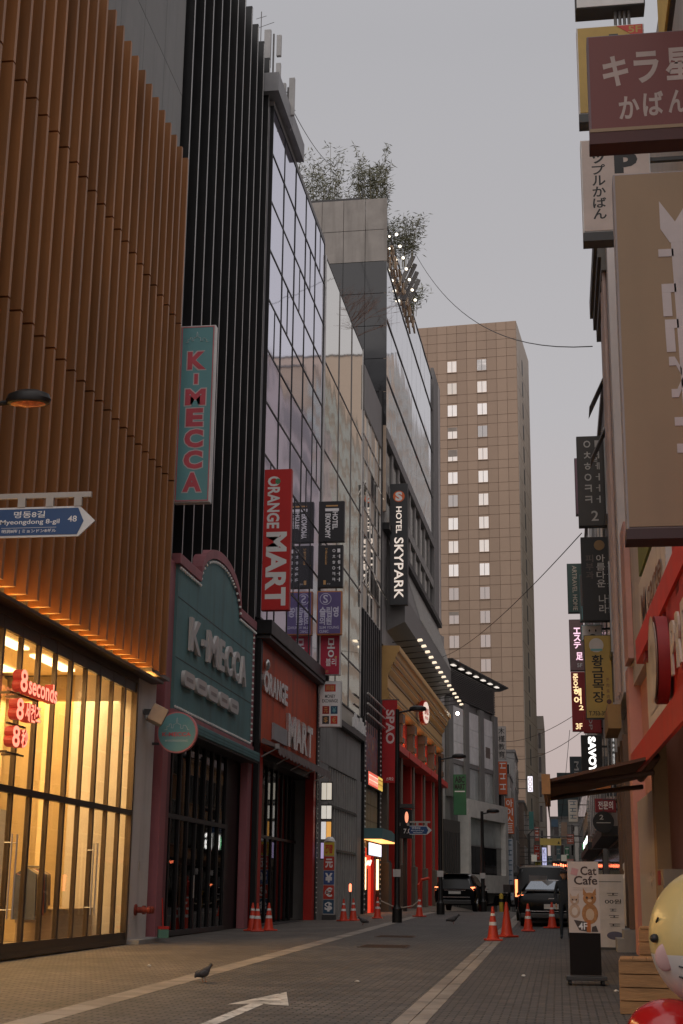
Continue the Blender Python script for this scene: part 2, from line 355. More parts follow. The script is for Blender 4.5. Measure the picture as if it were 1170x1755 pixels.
sl_l = sheet('border_left', -5.80, -5.42, -6, 190, bed, -.012, 1, 98); sl_r = sheet('border_right', -1.84, -1.46, -6, 190, bed, -.012, 1, 98)
strip(sl_l, (-5.80, -5.42), 12, 66, .6); strip(sl_r, (-1.84, -1.65, -1.46), 12, 66, .75)
# painted arrow and covers
paint = M('road_paint', (.60, .58, .54), .7, var=.3, vs=3, dirt=.6)
pt = paint.node_tree; pg_ = pt.nodes.new('ShaderNodeNewGeometry'); pn_ = pt.nodes.new('ShaderNodeTexNoise'); pn_.inputs['Scale'].default_value = 9; pn_.inputs['Detail'].default_value = 8; pt.links.new(pg_.outputs['Position'], pn_.inputs[0])
pr0 = pt.nodes.new('ShaderNodeMapRange'); pr0.inputs[1].default_value = .3; pr0.inputs[2].default_value = .42; pt.links.new(pn_.outputs[0], pr0.inputs[0]); pt.links.new(pr0.outputs[0], pt.nodes['Principled BSDF'].inputs['Alpha'])
ar = [(-3.79, 14.2), (-3.62, 14.2), (-3.62, 18.05), (-3.28, 17.9), (-3.69, 19.95), (-4.04, 17.9), (-3.79, 18.05)]
m = MB(); m.add([(x, y, gz(x, y)+.005) for x, y in ar], [(0, 1, 2, 6), (2, 3, 4), (4, 5, 6), (2, 4, 6)])
tag(m.build('road_arrow', paint), 'worn white arrow painted on the brick road pointing up the street', 'road marking')
rust = M('cast_iron', (.08, .055, .045), .6, .4, .3)
for i, (x, y, wx, wy, lb) in enumerate(((-3.9, 33.2, .55, .7, 'square iron cover set in the road, nearer of the two'), (-4.25, 38.5, .5, .55, 'square iron cover set in the road, farther of the two'))):
    t = thing('utility_cover', lb, 'manhole', (x, y, gz(x, y)+.006), 0, 'iron covers in the road')
    MB().box(-wx, wx, -wy, wy, -.03, 0).build('cover_plate', rust, t); b = MB()
    for k in range(-4, 5): b.box(-wx*.9, wx*.9, k*wy/5-.015, k*wy/5+.015, .0005, .008)
    b.build('ribs', rust, t)

paper = M('litter_paper', (.6, .57, .53), .8)
for i, (x, y, lb) in enumerate(((-3.0, 22.0, 'scrap of white paper on the brick road right of the arrow'), (-6.9, 24.5, 'scrap of white paper on the left pavement before the lit shop'), (-.6, 24.0, 'scrap of pale paper on the right pavement left of the cat sign'), (.75, 21.2, 'scrap of pale paper on the right pavement near the crate'))):
    m = MB(); rr_ = random.Random(i); m.ball((0, 0, .015), .035, .03, .018, 7, 5); m.v = [(a+rr_.gauss(0, .006), b+rr_.gauss(0, .006), c+abs(rr_.gauss(0, .004))) for a, b, c in m.v]
    o = m.build('paper_scrap', paper); o.location = (x, y, gz(x, y)); tag(o, lb, 'litter', 'paper scraps on the paving')

# ------------------------------------------------------------------ building with copper fins and lit shop front
B = Bld('fin_clad_store', 'store clad in tall copper-brown vertical fins above a brightly lit glass shop front', -9.70, 28, -.6, .33)
GY1 = 32.4
B.box('wall', greypanel, -13, -.06, 12, 34.15, 6.62, 36)
B.box('back_wall', cream, -3.4, -3.2, 12.2, 32.3, .34, 6.4)
for k in range(21): B.pc('wall_board', cream, -3.19, -3.1+.05*(k % 2), 32.2-.95*(k+1)+.03, 32.2-.95*k, .4, 6.3); B.box('side_wall', cream, -6, -.12, 32.42, 32.5, .34, 6.4); B.box('side_wall', cream, -6, -.3, 12.0, 12.2, .34, 6.4)
B.box('shop_floor', M('shop_floor', (.42, .34, .24), .35), -6, -.05, 12.2, 32.4, .2, .335)
B.box('ceiling', cream, -6, -.05, 12.2, 32.4, 6.42, 6.6)
for k in range(6):
    B.pc('ceiling_lamp', LIT('panel_lamp', (1, .74, .40), 4), -3.0, -2.6, 14+k*3.05, 16.2+k*3.05, 6.36, 6.41)
    B.pc('ceiling_lamp', LIT('panel_lamp', (1, .74, .40), 4), -1.5, -1.2, 14+k*3.05, 16.2+k*3.05, 6.36, 6.41)
for k, (yy, zz) in enumerate(((20, 5.8), (26, 5.8), (30.5, 5.8))):
    l = bpy.data.lights.new('shop_lamp', 'AREA'); l.shape = 'RECTANGLE'; l.size = 2.6; l.size_y = 5; l.energy = 380; l.color = (1, .63, .24)
    o = bpy.data.objects.new('shop_lamp', l); C.objects.link(o); o.parent = B.root; o.location = (-1.7, yy-28, zz-.33)
# display fittings inside
for (y0, y1, v, z1, mt) in ((26.3, 27.2, -1.2, 3.0, white), (27.9, 28.5, -1.4, 3.05, white), (24.3, 24.6, -1.0, 2.9, cream), (30.2, 30.5, -1.3, 5.9, cream), (21.5, 22.6, -1.6, 3.2, white)):
    B.box('display_panel', mt, v-.12, v, y0, y1, .34, z1)
B.box('low_counter', M('counter', (.32, .25, .18), .5), -1.5, -.7, 29.5, 32.2, .34, 1.1)
B.box('low_counter', M('counter', (.32, .25, .18), .5), -2.9, -2.2, 23.2, 25.6, .34, 1.2)
cl = [M('cloth%d' % i, c, .9) for i, c in enumerate(((.12, .13, .17), (.42, .32, .2), (.3, .24, .2), (.6, .52, .42), (.35, .1, .07)))]
for (yc, v) in ((28.95, -1.0), (24.9, -1.2), (22.9, -1.3)):
    rk = MB(B.o).tube([(v, yc-.5, 1.95), (v, yc+.5, 1.95)], .02).tube([(v, yc-.5, .34), (v, yc-.5, 1.95)], .02).tube([(v, yc+.5, .34), (v, yc+.5, 1.95)], .02).build('clothes_rail', alu, B.root)
    for k in range(8):
        y = yc-.42+k*.12; h = rnd.uniform(.7, 1.1)
        MB(B.o).prism([(v-.22, 1.8), (v, 1.92), (v+.22, 1.8), (v+.25, 1.9-h), (v-.25, 1.9-h)], 'y', y, y+.06).build('garment', cl[k % 5], rk)
# glass front: frames, doors and panes
fm = B.mb()
B.box('door_frame', bronze, -.06, .06, 12, GY1, 3.16, 3.28); B.box('door_frame', bronze, -.06, .06, 12, GY1, .33, .42); B.box('door_frame', bronze, -.06, .06, 12, GY1, 6.22, 6.36)
posts = [31.42-.955*k for k in range(19)]
B.pc('post', bronze, -.07, .07, GY1-.11, GY1, .42, 6.22)
for k, y in enumerate(posts):
    wd = .035 if k % 2 else .05
    B.pc('post', bronze, -.045, .045, y-wd, y+wd, .421, 3.159); B.pc('post', bronze, -.045, .045, y-wd, y+wd, 3.281, 6.219)
    yn = (GY1-.11) if k == 0 else posts[k-1]-(.05 if k % 2 else .035)
    B.pc('pane', shopglass, -.008, .008, y+wd, yn, .42, 3.16); B.pc('pane', shopglass, -.008, .008, y+wd, yn, 3.28, 6.22)
    B.pc('rail', bronze, -.04, .045, y+wd, yn, .42, .58); B.pc('rail', bronze, -.04, .04, y+wd, yn, 5.98, 6.21)
    if k in (2, 7):
        for s in (-.13, .13):
            MB(B.o).tube([(.13, y+s, 1.0), (.13, y+s, 2.45)], .017).tube([(.0, y+s, 1.15), (.13, y+s, 1.15)], .01).tube([(.0, y+s, 2.3), (.13, y+s, 2.3)], .01).build('door_handle', alu, B.root)
# soffit with a lamp strip behind the fins
for k in range(6): B.pc('soffit_panel', bronze, .0, .34, 33.6-3.2*(k+1)+.01, 33.6-3.2*k, 6.36, 6.42)
B.box('light_strip', LIT('soffit_lamp', (1, .45, .10), 16), .16, .22, 14, 33.3, 6.425, 6.445)
# fins: three lengths each, joints left open
for k in range(32):
    y = 33.3-.605*k
    for z0, z1 in ((6.56, 11.41), (11.45, 15.64), (15.68, 20.4)):
        B.pc('fin', wood, .06, .46+rnd.uniform(-.006, .006), y-.06, y+.045, z0+(.0 if z0 > 7 else rnd.uniform(-.01, .01)), z1)
for k in range(5):
    for j in range(4):
        B.pc('wall_panel', greypanel, -.055, -.02, 34.13-1.9*(k+1)+.015, 34.13-1.9*k, 18.6+4.2*j+.02, 18.6+4.2*(j+1))
B.box('side_pier', whitewall, -1.5, .03, GY1+.002, 34.1, .33, 6.5)
B.box('pier_trim', M('beige_trim', (.5, .43, .35), .6), -.05, .045, GY1+.003, GY1+.13, .34, 6.3)
B.box('kerb_step', stone, -.3, .32, 32.5, 34.9, .2, .42, bevel=.02); B.box('pier_cap', midgrey, -.1, .33, GY1+.1, 34.2, 6.51, 6.6)
B.box('door_plate', M('beige_trim', (.5, .43, .35), .6), .03, .045, 33.2, 33.3, 1.95, 2.15)
# loudspeaker and hose connection on the pier
t = thing('wall_speaker', 'beige box loudspeaker tilted down high on the white pier', 'speaker', (-9.55, 33.05, 5.62), R(20))
b = MB().box(-.02, .36, -.28, .28, -.2, .2); o = b.build('speaker_case', M('speaker_beige', (.42, .34, .27), .6), t, bevel=.02); o.rotation_euler = (0, R(25), 0)
g = MB().box(.362, .375, -.23, .23, -.16, .16).build('speaker_grille', darkgrey, t); g.rotation_euler = (0, R(25), 0)
MB().box(-.16, .0, -.08, .08, -.06, .06).build('bracket', darkgrey, t)
t = thing('hose_connection', 'rusty red twin fire hose connection low on the white pier', 'fire connection', (-9.72, 33.1, 1.06))
hr = M('hydrant_red', (.28, .05, .03), .5, .3)
MB().lathe([(.13, 0), (.13, .03), (.07, .05), (.07, .16), (.10, .18), (.10, .24)], ax='x', n=14).build('flange', hr, t, smooth=True)
for s in (-1, 1): MB().lathe([(.06, .0), (.06, .12), (.085, .13), (.085, .2), (.05, .22)], c=(.2, s*.12, 0), ax='x', n=12).build('outlet', hr, t, smooth=True)
t = thing('dustpan', 'green and red dustpan with long handle left at the pier foot', 'dustpan', (-9.28, 34.0, .42), R(20))
MB().prism([(-.18, 0), (.18, 0), (.13, .2), (-.13, .2)], 'x', -.12, .12).build('pan', M('pan_green', (.05, .16, .1), .5), t)
MB().tube([(0, 0, .18), (-.05, .02, .9)], .015).build('handle', redpaint, t)
MB().box(-.125, .125, -.14, .14, .2, .26).build('lip', redpaint, t)
# lit letters
sg = thing('lit_letter_sign', 'glowing red letters reading 8 seconds in three lines on the glass front', 'sign', (-9.40, 24.0, 4.0))
ltf = LIT('letter_salmon', (1, .30, .19), 1.5); lts = M('letter_side', (.5, .05, .03), .5, emit=.25)
for s, y0, y1, z0, z1, nm in (('8', 23.75, 24.1, 4.86, 5.26, 'letters'), ('seconds', 24.16, 25.65, 4.86, 5.2, 'letters'), ('8', 23.65, 24.0, 4.36, 4.74, 'letters'), ('세컨즈', 24.08, 24.85, 4.38, 4.72, 'letters'), ('8', 23.55, 23.9, 3.88, 4.25, 'letters'), ('秒', 23.97, 24.3, 3.9, 4.23, 'letters')):
    text(sg, s, y0-24, y1-24, z0-4, z1-4, 0, '+x', ltf, nm, ext=.16, bold=.022, sidemat=lts)
for z in (4.84, 4.3, 3.8): MB().box(.02, .06, -.45, .9 if z > 4.5 else .4, z-4-.03, z-4).build('rail', bronze, sg)
for yy in (-.35, .2): MB().box(-.28, .03, yy-.02, yy+.02, -.22, -.18).box(-.28, .03, yy-.02, yy+.02, .8, .84).build('bracket', bronze, sg)

# ------------------------------------------------------------------ black fin building with teal marquee
K = Bld('black_fin_building', 'tall black building with thin vertical fins above a teal and pink marquee shop', -9.72, 40, -.2, .37)
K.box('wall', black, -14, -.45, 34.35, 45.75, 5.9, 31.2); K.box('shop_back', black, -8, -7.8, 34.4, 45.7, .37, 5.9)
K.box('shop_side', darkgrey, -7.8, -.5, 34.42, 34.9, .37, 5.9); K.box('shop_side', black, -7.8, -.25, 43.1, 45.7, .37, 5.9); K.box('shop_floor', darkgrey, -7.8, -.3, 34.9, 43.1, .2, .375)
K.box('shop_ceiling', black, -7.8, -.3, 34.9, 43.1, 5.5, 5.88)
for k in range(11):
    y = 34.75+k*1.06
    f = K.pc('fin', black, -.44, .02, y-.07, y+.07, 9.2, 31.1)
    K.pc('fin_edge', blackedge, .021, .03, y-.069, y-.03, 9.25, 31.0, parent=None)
for (y0, y1) in ((34.5, 35.15), (44.75, 45.68)): K.box('pillar', pink, -.2, .05, y0+.12, y1-(0 if y0 < 40 else .25), .37, 9.75, bevel=.02)
K.box('pillar_strip', pinkD, -.2, .0, 35.152, 35.6, .37, 5.5)  # narrow maroon strip along the inner edge of the left pillar
arc = [(35.152, 5.95), (44.748, 5.95), (44.748, 9.72), (42.55, 9.72)]+[(39.95+2.6*math.cos(R(a)), 9.72+1.1*math.sin(R(a))) for a in range(10, 171, 10)]+[(37.35, 9.72), (35.152, 9.72)]
K.mb().prism(arc, 'x', -.1, .12).build('marquee_panel', teal, K.root)
def inset(p, d):
    cx, cz = 39.95, 8; return [(y+(d if y < cx-.01 else -d) if abs(y-cx) > 3 else y, z) for y, z in p]
bd = K.mb(); top = arc[2:]
ext_ = [(44.9, 9.72)]+top[1:-1]+[(35.0, 9.72)]
for (a, b_) in zip(ext_[:-1], ext_[1:]):
    n_ = Vector((-(b_[1]-a[1]), b_[0]-a[0])); n_ = -n_.normalized() if n_.y < 0 else n_.normalized()
    t1, t2 = .0, .3
    bd.prism([(a[0], a[1]), (b_[0], b_[1]), (b_[0], b_[1]+.26), (a[0], a[1]+.26)], 'x', -.15, .2)
bd.build('marquee_border', pink, K.root)
bb = K.mb()
for (a, b_) in zip(ext_[:-1], ext_[1:]):
    n_ = max(1, int(math.hypot(b_[0]-a[0], b_[1]-a[1])/.19))
    for q in range(n_): bb.ball((.17, a[0]+(b_[0]-a[0])*q/n_, a[1]+(b_[1]-a[1])*q/n_-.1), .045, .045, .045, 6, 4)
for q in range(50): bb.ball((.15, 35.25+q*.19, 6.03), .03, .04, .04, 6, 4)
for q in range(20): bb.ball((.16, 44.68, 6.1+q*.185), .04, .04, .04, 6, 4)
tag(bb.build('bulbs', M('bulb_white', (.8, .78, .74), .3), K.root, smooth=True), kind='stuff')
for z in (8.87, 7.3): K.box('seam', ink, .119, .1235, 35.2, 44.7, z-.012, z+.012)
K.box('marquee_trim', pink, -.05, .2, 35.0, 44.9, 5.78, 5.945)
K.box('canopy', teal, -.1, .34, 35.0, 45.25, 5.5, 5.775, bevel=.02); K.box('canopy_underside', darkgrey, -.3, .3, 35.1, 45.2, 5.44, 5.499)
for z in (5.57, 5.66): K.box('canopy_groove', M('teal_dark', (.06, .15, .16), .6), .341, .345, 35.0, 45.25, z, z+.02)
# door glazing
for k in range(9):
    y = 35.65+k*.92
    K.pc('door_post', black, -.32, -.2, y-.06, y+.06, .38, 5.44)
    if k < 8: K.pc('pane', doorglass, -.27, -.255, y+.06, y+.86, .5, 3.3); K.pc('pane', doorglass, -.27, -.255, y+.06, y+.86, 3.44, 5.4)
K.box('transom', darkgrey, -.33, -.19, 35.6, 43.1, 3.31, 3.43); K.box('sill', darkgrey, -.33, -.18, 35.6, 43.1, .375, .5)
K.mb().tube([(-.15, 39.1, 1.3), (-.15, 39.1, 1.9)], .02).build('door_handle', alu, K.root)
# shapes seen dimly inside the dark shop
for (v, y0, y1, z1, mt) in ((-3.5, 36, 38.3, 2.4, midgrey), (-4.5, 39.5, 42.5, 2.8, whitewall), (-2.4, 41, 42.2, 1.4, M('shelf_red', (.25, .05, .05), .6))): K.box('shelf_unit', mt, v-.5, v, y0, y1, .376, z1)
# raised marquee letters
ms = thing('marquee_letters', 'large white raised K-MECCA letters on the teal marquee', 'sign', (-9.59, 40, 7.6), R(.2))
vw = M('letter_cream', (.55, .51, .49), .5, var=.05)
for s, y0, y1 in (('K', 36.35, 37.45), ('-', 37.72, 38.08), ('M', 38.3, 39.5), ('E', 39.75, 40.35), ('C', 40.6, 41.4), ('C', 41.6, 42.4), ('A', 42.55, 43.4)):
    z0, z1 = (.05, .95) if s != '-' else (.4, .58)
    text(ms, s, y0-40, y1-40, z0, z1, .01, '+x', vw, 'letter', ext=.09, bold=.025)
pl = thing('marquee_plaques', 'row of five small white rounded plaques under the marquee letters', 'sign', (-9.59, 40, 6.65), R(.2))
for k, s in enumerate(('Cosmetics', 'Kpop', 'Fashion', 'Food', 'Gift')):
    y = -3.65+k*1.37; pr = [(y+.3*(-1 if i < 9 else 1)*0+(.42 if (i < 5 or i > 13) else -.42)+.16*math.cos(i*math.pi/9), .2+.2*math.sin(i*math.pi/9)) for i in range(18)]
    q = MB().prism(pr, 'x', .0, .1).build('plaque', vw, pl)
    MB().box(.1005, .104, y-.34, y+.34, .15, .25).build('line_of_print', M('print_grey', (.3, .26, .25), .6), q)
# round and tall blade signs of the teal shop
rs = thing('round_sign', 'round teal blade sign with pink rim beside the pink pillar', 'sign', (-9.1, 33.9, 4.72))
pinkrim = M('pink_rim', (.60, .20, .22), .5)
MB().lathe([(.5, -.07), (.5, .07)], c=(0, 0, .5), ax='y', n=40).build('rim', pinkrim, rs, smooth=30)
MB().lathe([(.465, -.078), (.465, -.0702)], c=(0, 0, .5), ax='y', n=40).build('face', tealD, rs)
pk = M('pink_print', (.62, .10, .13), .5)
skyl = M('line_print', (.60, .66, .66), .5)
def skyline(parent, cx, cz, w_, d, mat):
    b = MB(); s = w_/2
    P = [(-1, 0), (-.8, 0), (-.8, .3), (-.62, .3), (-.62, .5), (-.45, .5), (-.45, .15), (-.3, .15), (-.3, .42), (-.05, .55), (-.05, .85), (0, 1.05), (.05, .85), (.05, .55), (.3, .42), (.3, .12), (.5, .12), (.5, .38), (.7, .38), (.85, .12), (.85, 0), (1, 0)]
    for a, c in zip(P[:-1], P[1:]): b.tube([(cx+a[0]*s, d, cz+a[1]*s*.9), (cx+c[0]*s, d, cz+c[1]*s*.9)], .006, 4)
    b.build('skyline_drawing', mat, parent)
skyline(rs, 0, .56, .62, -.084, skyl)
text(rs, 'K-MECCA', -.36, .36, .40, .50, -.082, '-y', pk, bold=.03); text(rs, 'MYEONGDONG', -.28, .28, .27, .32, -.082, '-y', skyl)
MB().box(-.62, -.45, -.03, .03, .7, .76).box(-.62, -.45, -.03, .03, .2, .26).build('bracket', darkgrey, rs)
kb = blade('blade_sign', 'tall teal blade sign with pink vertical K-MECCA letters', -9.62, -8.67, 34.5, 11.2, 16.1, tealD, M('sign_edge_white', (.72, .70, .68), .5, dirt=.2), .24, .03, border=pinkrim)
skyline(kb, .46, 4.42, .62, -.02, skyl)
for s, z1, h, w_ in (('K', 4.15, .5, .5), ('I', 3.52, .28, .1), ('M', 3.1, .45, .55), ('E', 2.56, .5, .46), ('C', 1.98, .5, .5), ('C', 1.4, .5, .5), ('A', .8, .52, .5)):
    text(kb, s, .47-w_/2-.03, .47+w_/2+.03, z1-h-.03, z1+.03, -.0135, '-y', M('print_pale', (.62, .55, .55), .5), 'letter_outline', bold=.09)
    text(kb, s, .47-w_/2, .47+w_/2, z1-h, z1, -.0165, '-y', pk, 'letter', bold=.05)
# ------------------------------------------------------------------ glass building with the orange shop front
O = Bld('glass_block', 'lavender reflecting glass building above an orange shop front', -9.58, 51.5, .2, .4)
O.box('wall', darkgrey, -14, -.12, 45.85, 57.25, 6.2, 29.2)
cols = [45.62+2.325*k for k in range(6)]; rows = [10.28+1.9*k for k in range(11)]
for i in range(5):
    for j in range(10):
        y0, y1, z0, z1 = cols[i]+.03, cols[i+1]-.03, rows[j]+.03, rows[j+1]-.03
        if (i*7+j*3) % 5 == 0 or (j in (1, 2) and i < 3):
            ym = (y0+y1)/2; O.pc('pane', gl_lav, -.02, .0, y0, ym-.02, z0, z1, .0022); O.pc('pane', gl_lav, -.02, .0, ym+.02, y1, z0, z1, .0022); O.pc('mullion', black, -.05, .02, ym-.02, ym+.02, z0, z1)
        else: O.pc('pane', gl_lav, -.02, .0, y0, y1, z0, z1, .0022)
for y in cols: O.pc('mullion', black, -.1, .025, y-.03, y+.03, 10.28, 29.28)
for z in rows: O.pc('transom', black, -.1, .022, 45.6, 57.27, z-.03, z+.03)
O.box('side_panel', M('side_grey', (.34, .33, .35), .4), -4, -.11, 45.5, 45.6, 10.3, 29.2)
O.box('roof_coping', M('coping', (.30, .30, .31), .6, dirt=.2), -.6, .3, 45.0, 50.3, 29.55, 30.3); O.box('parapet', midgrey, -.5, .02, 45.6, 57.25, 29.29, 29.5)
O.box('ledge', black, -.1, .42, 45.6, 57.5, 9.72, 10.2, bevel=.02); O.box('ledge_soffit', darkgrey, -.1, .35, 45.7, 57.4, 9.6, 9.715)
O.box('fascia', orange, -.11, .02, 46.0, 57.0, 6.05, 9.6); O.box('left_pier', black, -.11, .06, 45.75, 46.0, .4, 9.6)
O.box('red_pier', redpaint, -.3, .05, 46.0, 46.5, .4, 6.05); O.box('red_pier', redpaint, -.3, .04, 56.5, 56.98, .4, 6.05)
O.box('bulb_strip', black, -.2, .08, 57.0, 57.32, .4, 9.58)
b = O.mb()
for k in range(46): b.ball((.1, 57.16, .7+k*.19), .03, .03, .03, 6, 4)
tag(b.build('bulbs', M('bulb_white', (.8, .78, .74), .3), O.root), kind='stuff')
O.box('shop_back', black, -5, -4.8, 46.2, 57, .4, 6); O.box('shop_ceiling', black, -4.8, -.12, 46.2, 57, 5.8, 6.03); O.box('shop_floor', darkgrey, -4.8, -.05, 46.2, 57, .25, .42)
for k in range(10):
    y = 47.0+k*.95; O.pc('door_post', black, -.75, -.65, y-.04, y+.04, .42, 5.8); O.pc('pane', doorglass, -.71, -.7, y+.04, y+.91, .5, 5.7)
O.box('transom', black, -.76, -.64, 46.8, 56.5, 3.3, 3.4)
for (v, y0, y1, z1, mt) in ((-2.6, 47.3, 49.0, 2.6, M('goods_red', (.3, .06, .05), .6)), (-2.9, 49.8, 52.5, 2.2, M('goods_yellow', (.4, .28, .06), .6)), (-2.2, 53.2, 55.8, 1.6, midgrey)): O.box('goods_shelf', mt, v-.5, v, y0, y1, .42, z1)
# awning over the door
aw = M('awning_cloth', (.22, .17, .16), .85, var=.15, dirt=.3)
a = O.mb().prism([(.06, 6.3), (.12, 6.36), (.62, 6.12), (.62, 6.04), (.06, 6.2)], 'y', 46.1, 56.9).build('awning', aw, O.root)
n = 34; vs = []; 
for k in range(n+1):
    y = 46.1+10.8*k/n; vs += [(.625, y, 6.09), (.64+.015*math.sin(k*2.1), y, 5.84+.05*math.cos(k*math.pi))]
O.mb().add(vs, [(2*k, 2*k+2, 2*k+3, 2*k+1) for k in range(n)]).build('valance', aw, a)
for y in (46.25, 48.9, 51.5, 54.1, 56.7): O.mb().tube([(.03, y, 5.75), (.4, y, 5.95), (.6, y, 6.06)], .025).build('awning_arm', alu, a)
O.mb().box(.55, .67, 46.0, 46.12, 6.0, 6.16).build('arm_end', alu, a)
chrome = M('letter_chrome', (.62, .60, .58), .22, .75, .1)
ol = thing('raised_letters', 'puffy silver ORANGE MART letters on the orange fascia', 'sign', (-9.55, 51.5, 6.4), -R(.2))
for s, y0, y1 in zip('ORANGE', (46.1, 46.95, 47.6, 48.3, 49.0, 49.7), (46.95, 47.6, 48.25, 48.95, 49.65, 50.3)):
    text(ol, s, y0-51.5, y1-51.5, 1.5, 2.22 if s != 'O' else 2.25, 0, '+x', chrome, 'letter', ext=.08, bold=.04)
MB().ball((.09, -5.05, 2.42), .1, .16, .2).build('leaf', chrome, ol, smooth=True)
MB().box(0, .08, -3.6, -1.2, .1, .66).build('plate', M('plate_grey', (.33, .32, .33), .5), ol)
for s, y0, y1 in zip('MART', (-1.05, .5, 1.75, 2.95), (.45, 1.7, 2.9, 4.1)):
    text(ol, s, y0, y1, .12, 1.3, 0, '+x', chrome, 'letter', ext=.1, bold=.04)
ob = blade('blade_sign', 'tall red blade sign reading ORANGE MART sideways in white', -9.5, -8.56, 45.3, 10.45, 15.3, red, M('red_edge', (.45, .04, .035), .5), .24, .015)
text(ob, 'ORANGE', .12, .55, 2.78, 4.6, -.0135, '-y', letter, 'word', bold=.03, rot=-90); text(ob, 'MART', .12, .82, .15, 2.66, -.0135, '-y', letter, 'word', bold=.04, rot=-90)
MB().ball((.47, -.016, 4.42), .09, .003, .1).build('leaf_mark', M('leaf_green', (.08, .25, .12), .5), ob)
# antennas on its roof
for i, (x, y, pans, lb) in enumerate(((-10.05, 46.4, ((0, 0, 1.9, 3.5, .26), (.42, .1, 2.4, 3.3, .18), (.42, .1, 1.4, 2.1, .18)), 'tall antenna mast with stacked panels on the roof edge, nearer one'), (-9.65, 47.4, ((0, 0, .9, 1.8, .3), (.38, 0, .4, 2.0, .22)), 'short antenna frame with two grey panels on the roof edge'))):
    t = thing('antenna_mast', lb, 'antenna', (x, y, 29.5)); gp = M('antenna_grey', (.45, .44, .43), .5)
    MB().tube([(.2, .12, 0), (.2, .12, 3.4 if i == 0 else 1.7)], .035).tube([(.2, .12, 1.2), (.42, .12, 1.3)], .02).tube([(0, .12, 1.5), (.42, .12, 1.5)], .02).tube([(0, .12, .7), (.5, .12, .7)], .02).tube([(.2, .12, .9), (.35, .3, .2), (.3, .2, -.1)], .02).build('mast', midgrey, t)
    for (dx, dy, z0, z1, ww) in pans: MB().box(dx-ww/2, dx+ww/2, dy-.08, dy+.06, z0, z1).build('panel', gp, t, bevel=.02)
    if i == 0: MB().tube([(-.3, .1, 0), (-.3, .1, 4.4)], .018, 5).tube([(-.75, .1, 3.6), (.2, .1, 3.9)], .012, 4).tube([(-.5, .1, 4.1), (-.1, .1, 4.2)], .012, 4).build('whip', midgrey, t)

# ------------------------------------------------------------------ beige glass building
E_ = Bld('beige_glass_building', 'narrow building of tall beige reflecting glass panes with shop signs on its corner', -9.45, 63, .6, .38)
E_.box('wall', stone, -13, -.12, 57.5, 68.85, .3, 28.7)
eh = [9.7, 11.9, 15.9, 19.85, 23.85, 28.75]; ev = [57.45, 61.3, 65.1, 68.9]
for i in range(3):
    for j in range(5):
        E_.pc('pane', gl_beige, -.02, 0, ev[i]+.03, ev[i+1]-.03, eh[j]+.03, eh[j+1]-.03, .0018)
for z in eh: E_.pc('transom', darkgrey, -.1, .02, 57.4, 68.9, z-.035, z+.035)
for i, y in enumerate(ev): E_.pc('mullion', alu if i in (0, 3) else midgrey, -.1, .03, y-.03-(.1 if i in (0, 3) else 0), y+.03, 9.7, 28.8)
E_.box('tile_band', M('tile_beige', (.48, .43, .36), .5, var=.1), -.11, -.03, 57.5, 68.85, 7.6, 9.66)
E_.box('shop_lintel', stone, -.11, .06, 57.45, 68.9, 6.6, 8.5, bevel=.02); E_.box('shop_ledge', darkgrey, -.11, .3, 60.2, 68.9, 8.5, 8.75)
E_.box('shop_pier', stone, -.11, .05, 57.45, 59.6, .38, 6.6); E_.box('shop_pier', stone, -.11, .1, 67.6, 68.9, .38, 6.6)
E_.box('shop_dark', black, -.12, -.1, 59.6, 67.6, .38, 6.6)
for k in range(12):
    y = 60.0+k*.66; E_.pc('slat', M('slat_grey', (.36, .34, .32), .5), -.08, .06, y-.07, y+.07, .42, 6.55)
for z in (5.0, 3.2): E_.box('cross_rail', darkgrey, -.06, .07, 59.6, 67.6, z-.05, z+.05)
lp = thing('upright_letters', 'row of small white upright letters on the stone ledge', 'sign', (-9.2, 66.5, 8.76))
for k in range(7): MB().box(0, .08, -1.6+k*.62, -1.2+k*.62, 0.052, .5+.25*((k*5) % 3)/2).build('letter', letter, lp)
MB().box(-.02, .02, -1.8, 2.9, -.012, .05).build('rail', darkgrey, lp)
# corner signs, top to bottom
amber = M('amber_print', (.55, .30, .10), .5); greyprint = M('grey_print', (.5, .48, .45), .5)
sgn = blade('corner_sign', 'black HOTEL EKONOMY sign at top of the corner stack', -9.45, -8.38, 56.2, 15.42, 17.15, ink, darkgrey, .25, .02)
text(sgn, 'HOTEL', .58, .8, .52, 1.28, -.0135, '-y', letter, 'word', bold=.03, rot=-90); text(sgn, 'EKONOMY', .28, .5, .14, 1.2, -.0135, '-y', letter, 'word', bold=.03, rot=-90)
MB().box(.27, .84, -.016, -.0125, 1.3, 1.42).build('rail_print', letter, sgn); MB().box(.3, .8, -.016, -.0125, 1.5, 1.56).build('rail_print', amber, sgn)
sgn = blade('corner_sign', 'black sign with two columns of small white letters below the hotel sign', -9.45, -8.42, 56.2, 13.5, 15.28, ink, darkgrey, .25, .02)
vtext(sgn, 'ㅇㅊㅎㅇㅋㅋ', .6, .72, .2, 1.66, -.0135, '-y', letter, gap=.45); vtext(sgn, 'ㅣㅓㅔㅓㅓㅓ', .8, .92, .2, 1.66, -.0135, '-y', letter, gap=.35)
vtext(sgn, 'HAIRKERKER', .3, .38, .95, 1.66, -.0135, '-y', amber, gap=.2); text(sgn, '1', .24, .34, .12, .3, -.0135, '-y', amber, bold=.03); text(sgn, '호점', .38, .52, .12, .18, -.0135, '-y', greyprint)
orf = M('orange_rim', (.5, .18, .05), .5); pur = M('purple_sign', (.12, .085, .22), .5)
sgn = blade('corner_sign', 'purple clinic sign with orange rim and white Korean letters', -9.47, -8.44, 56.2, 11.55, 13.35, pur, orf, .25, .045)
lav = M('lavender_print', (.58, .55, .64), .5)
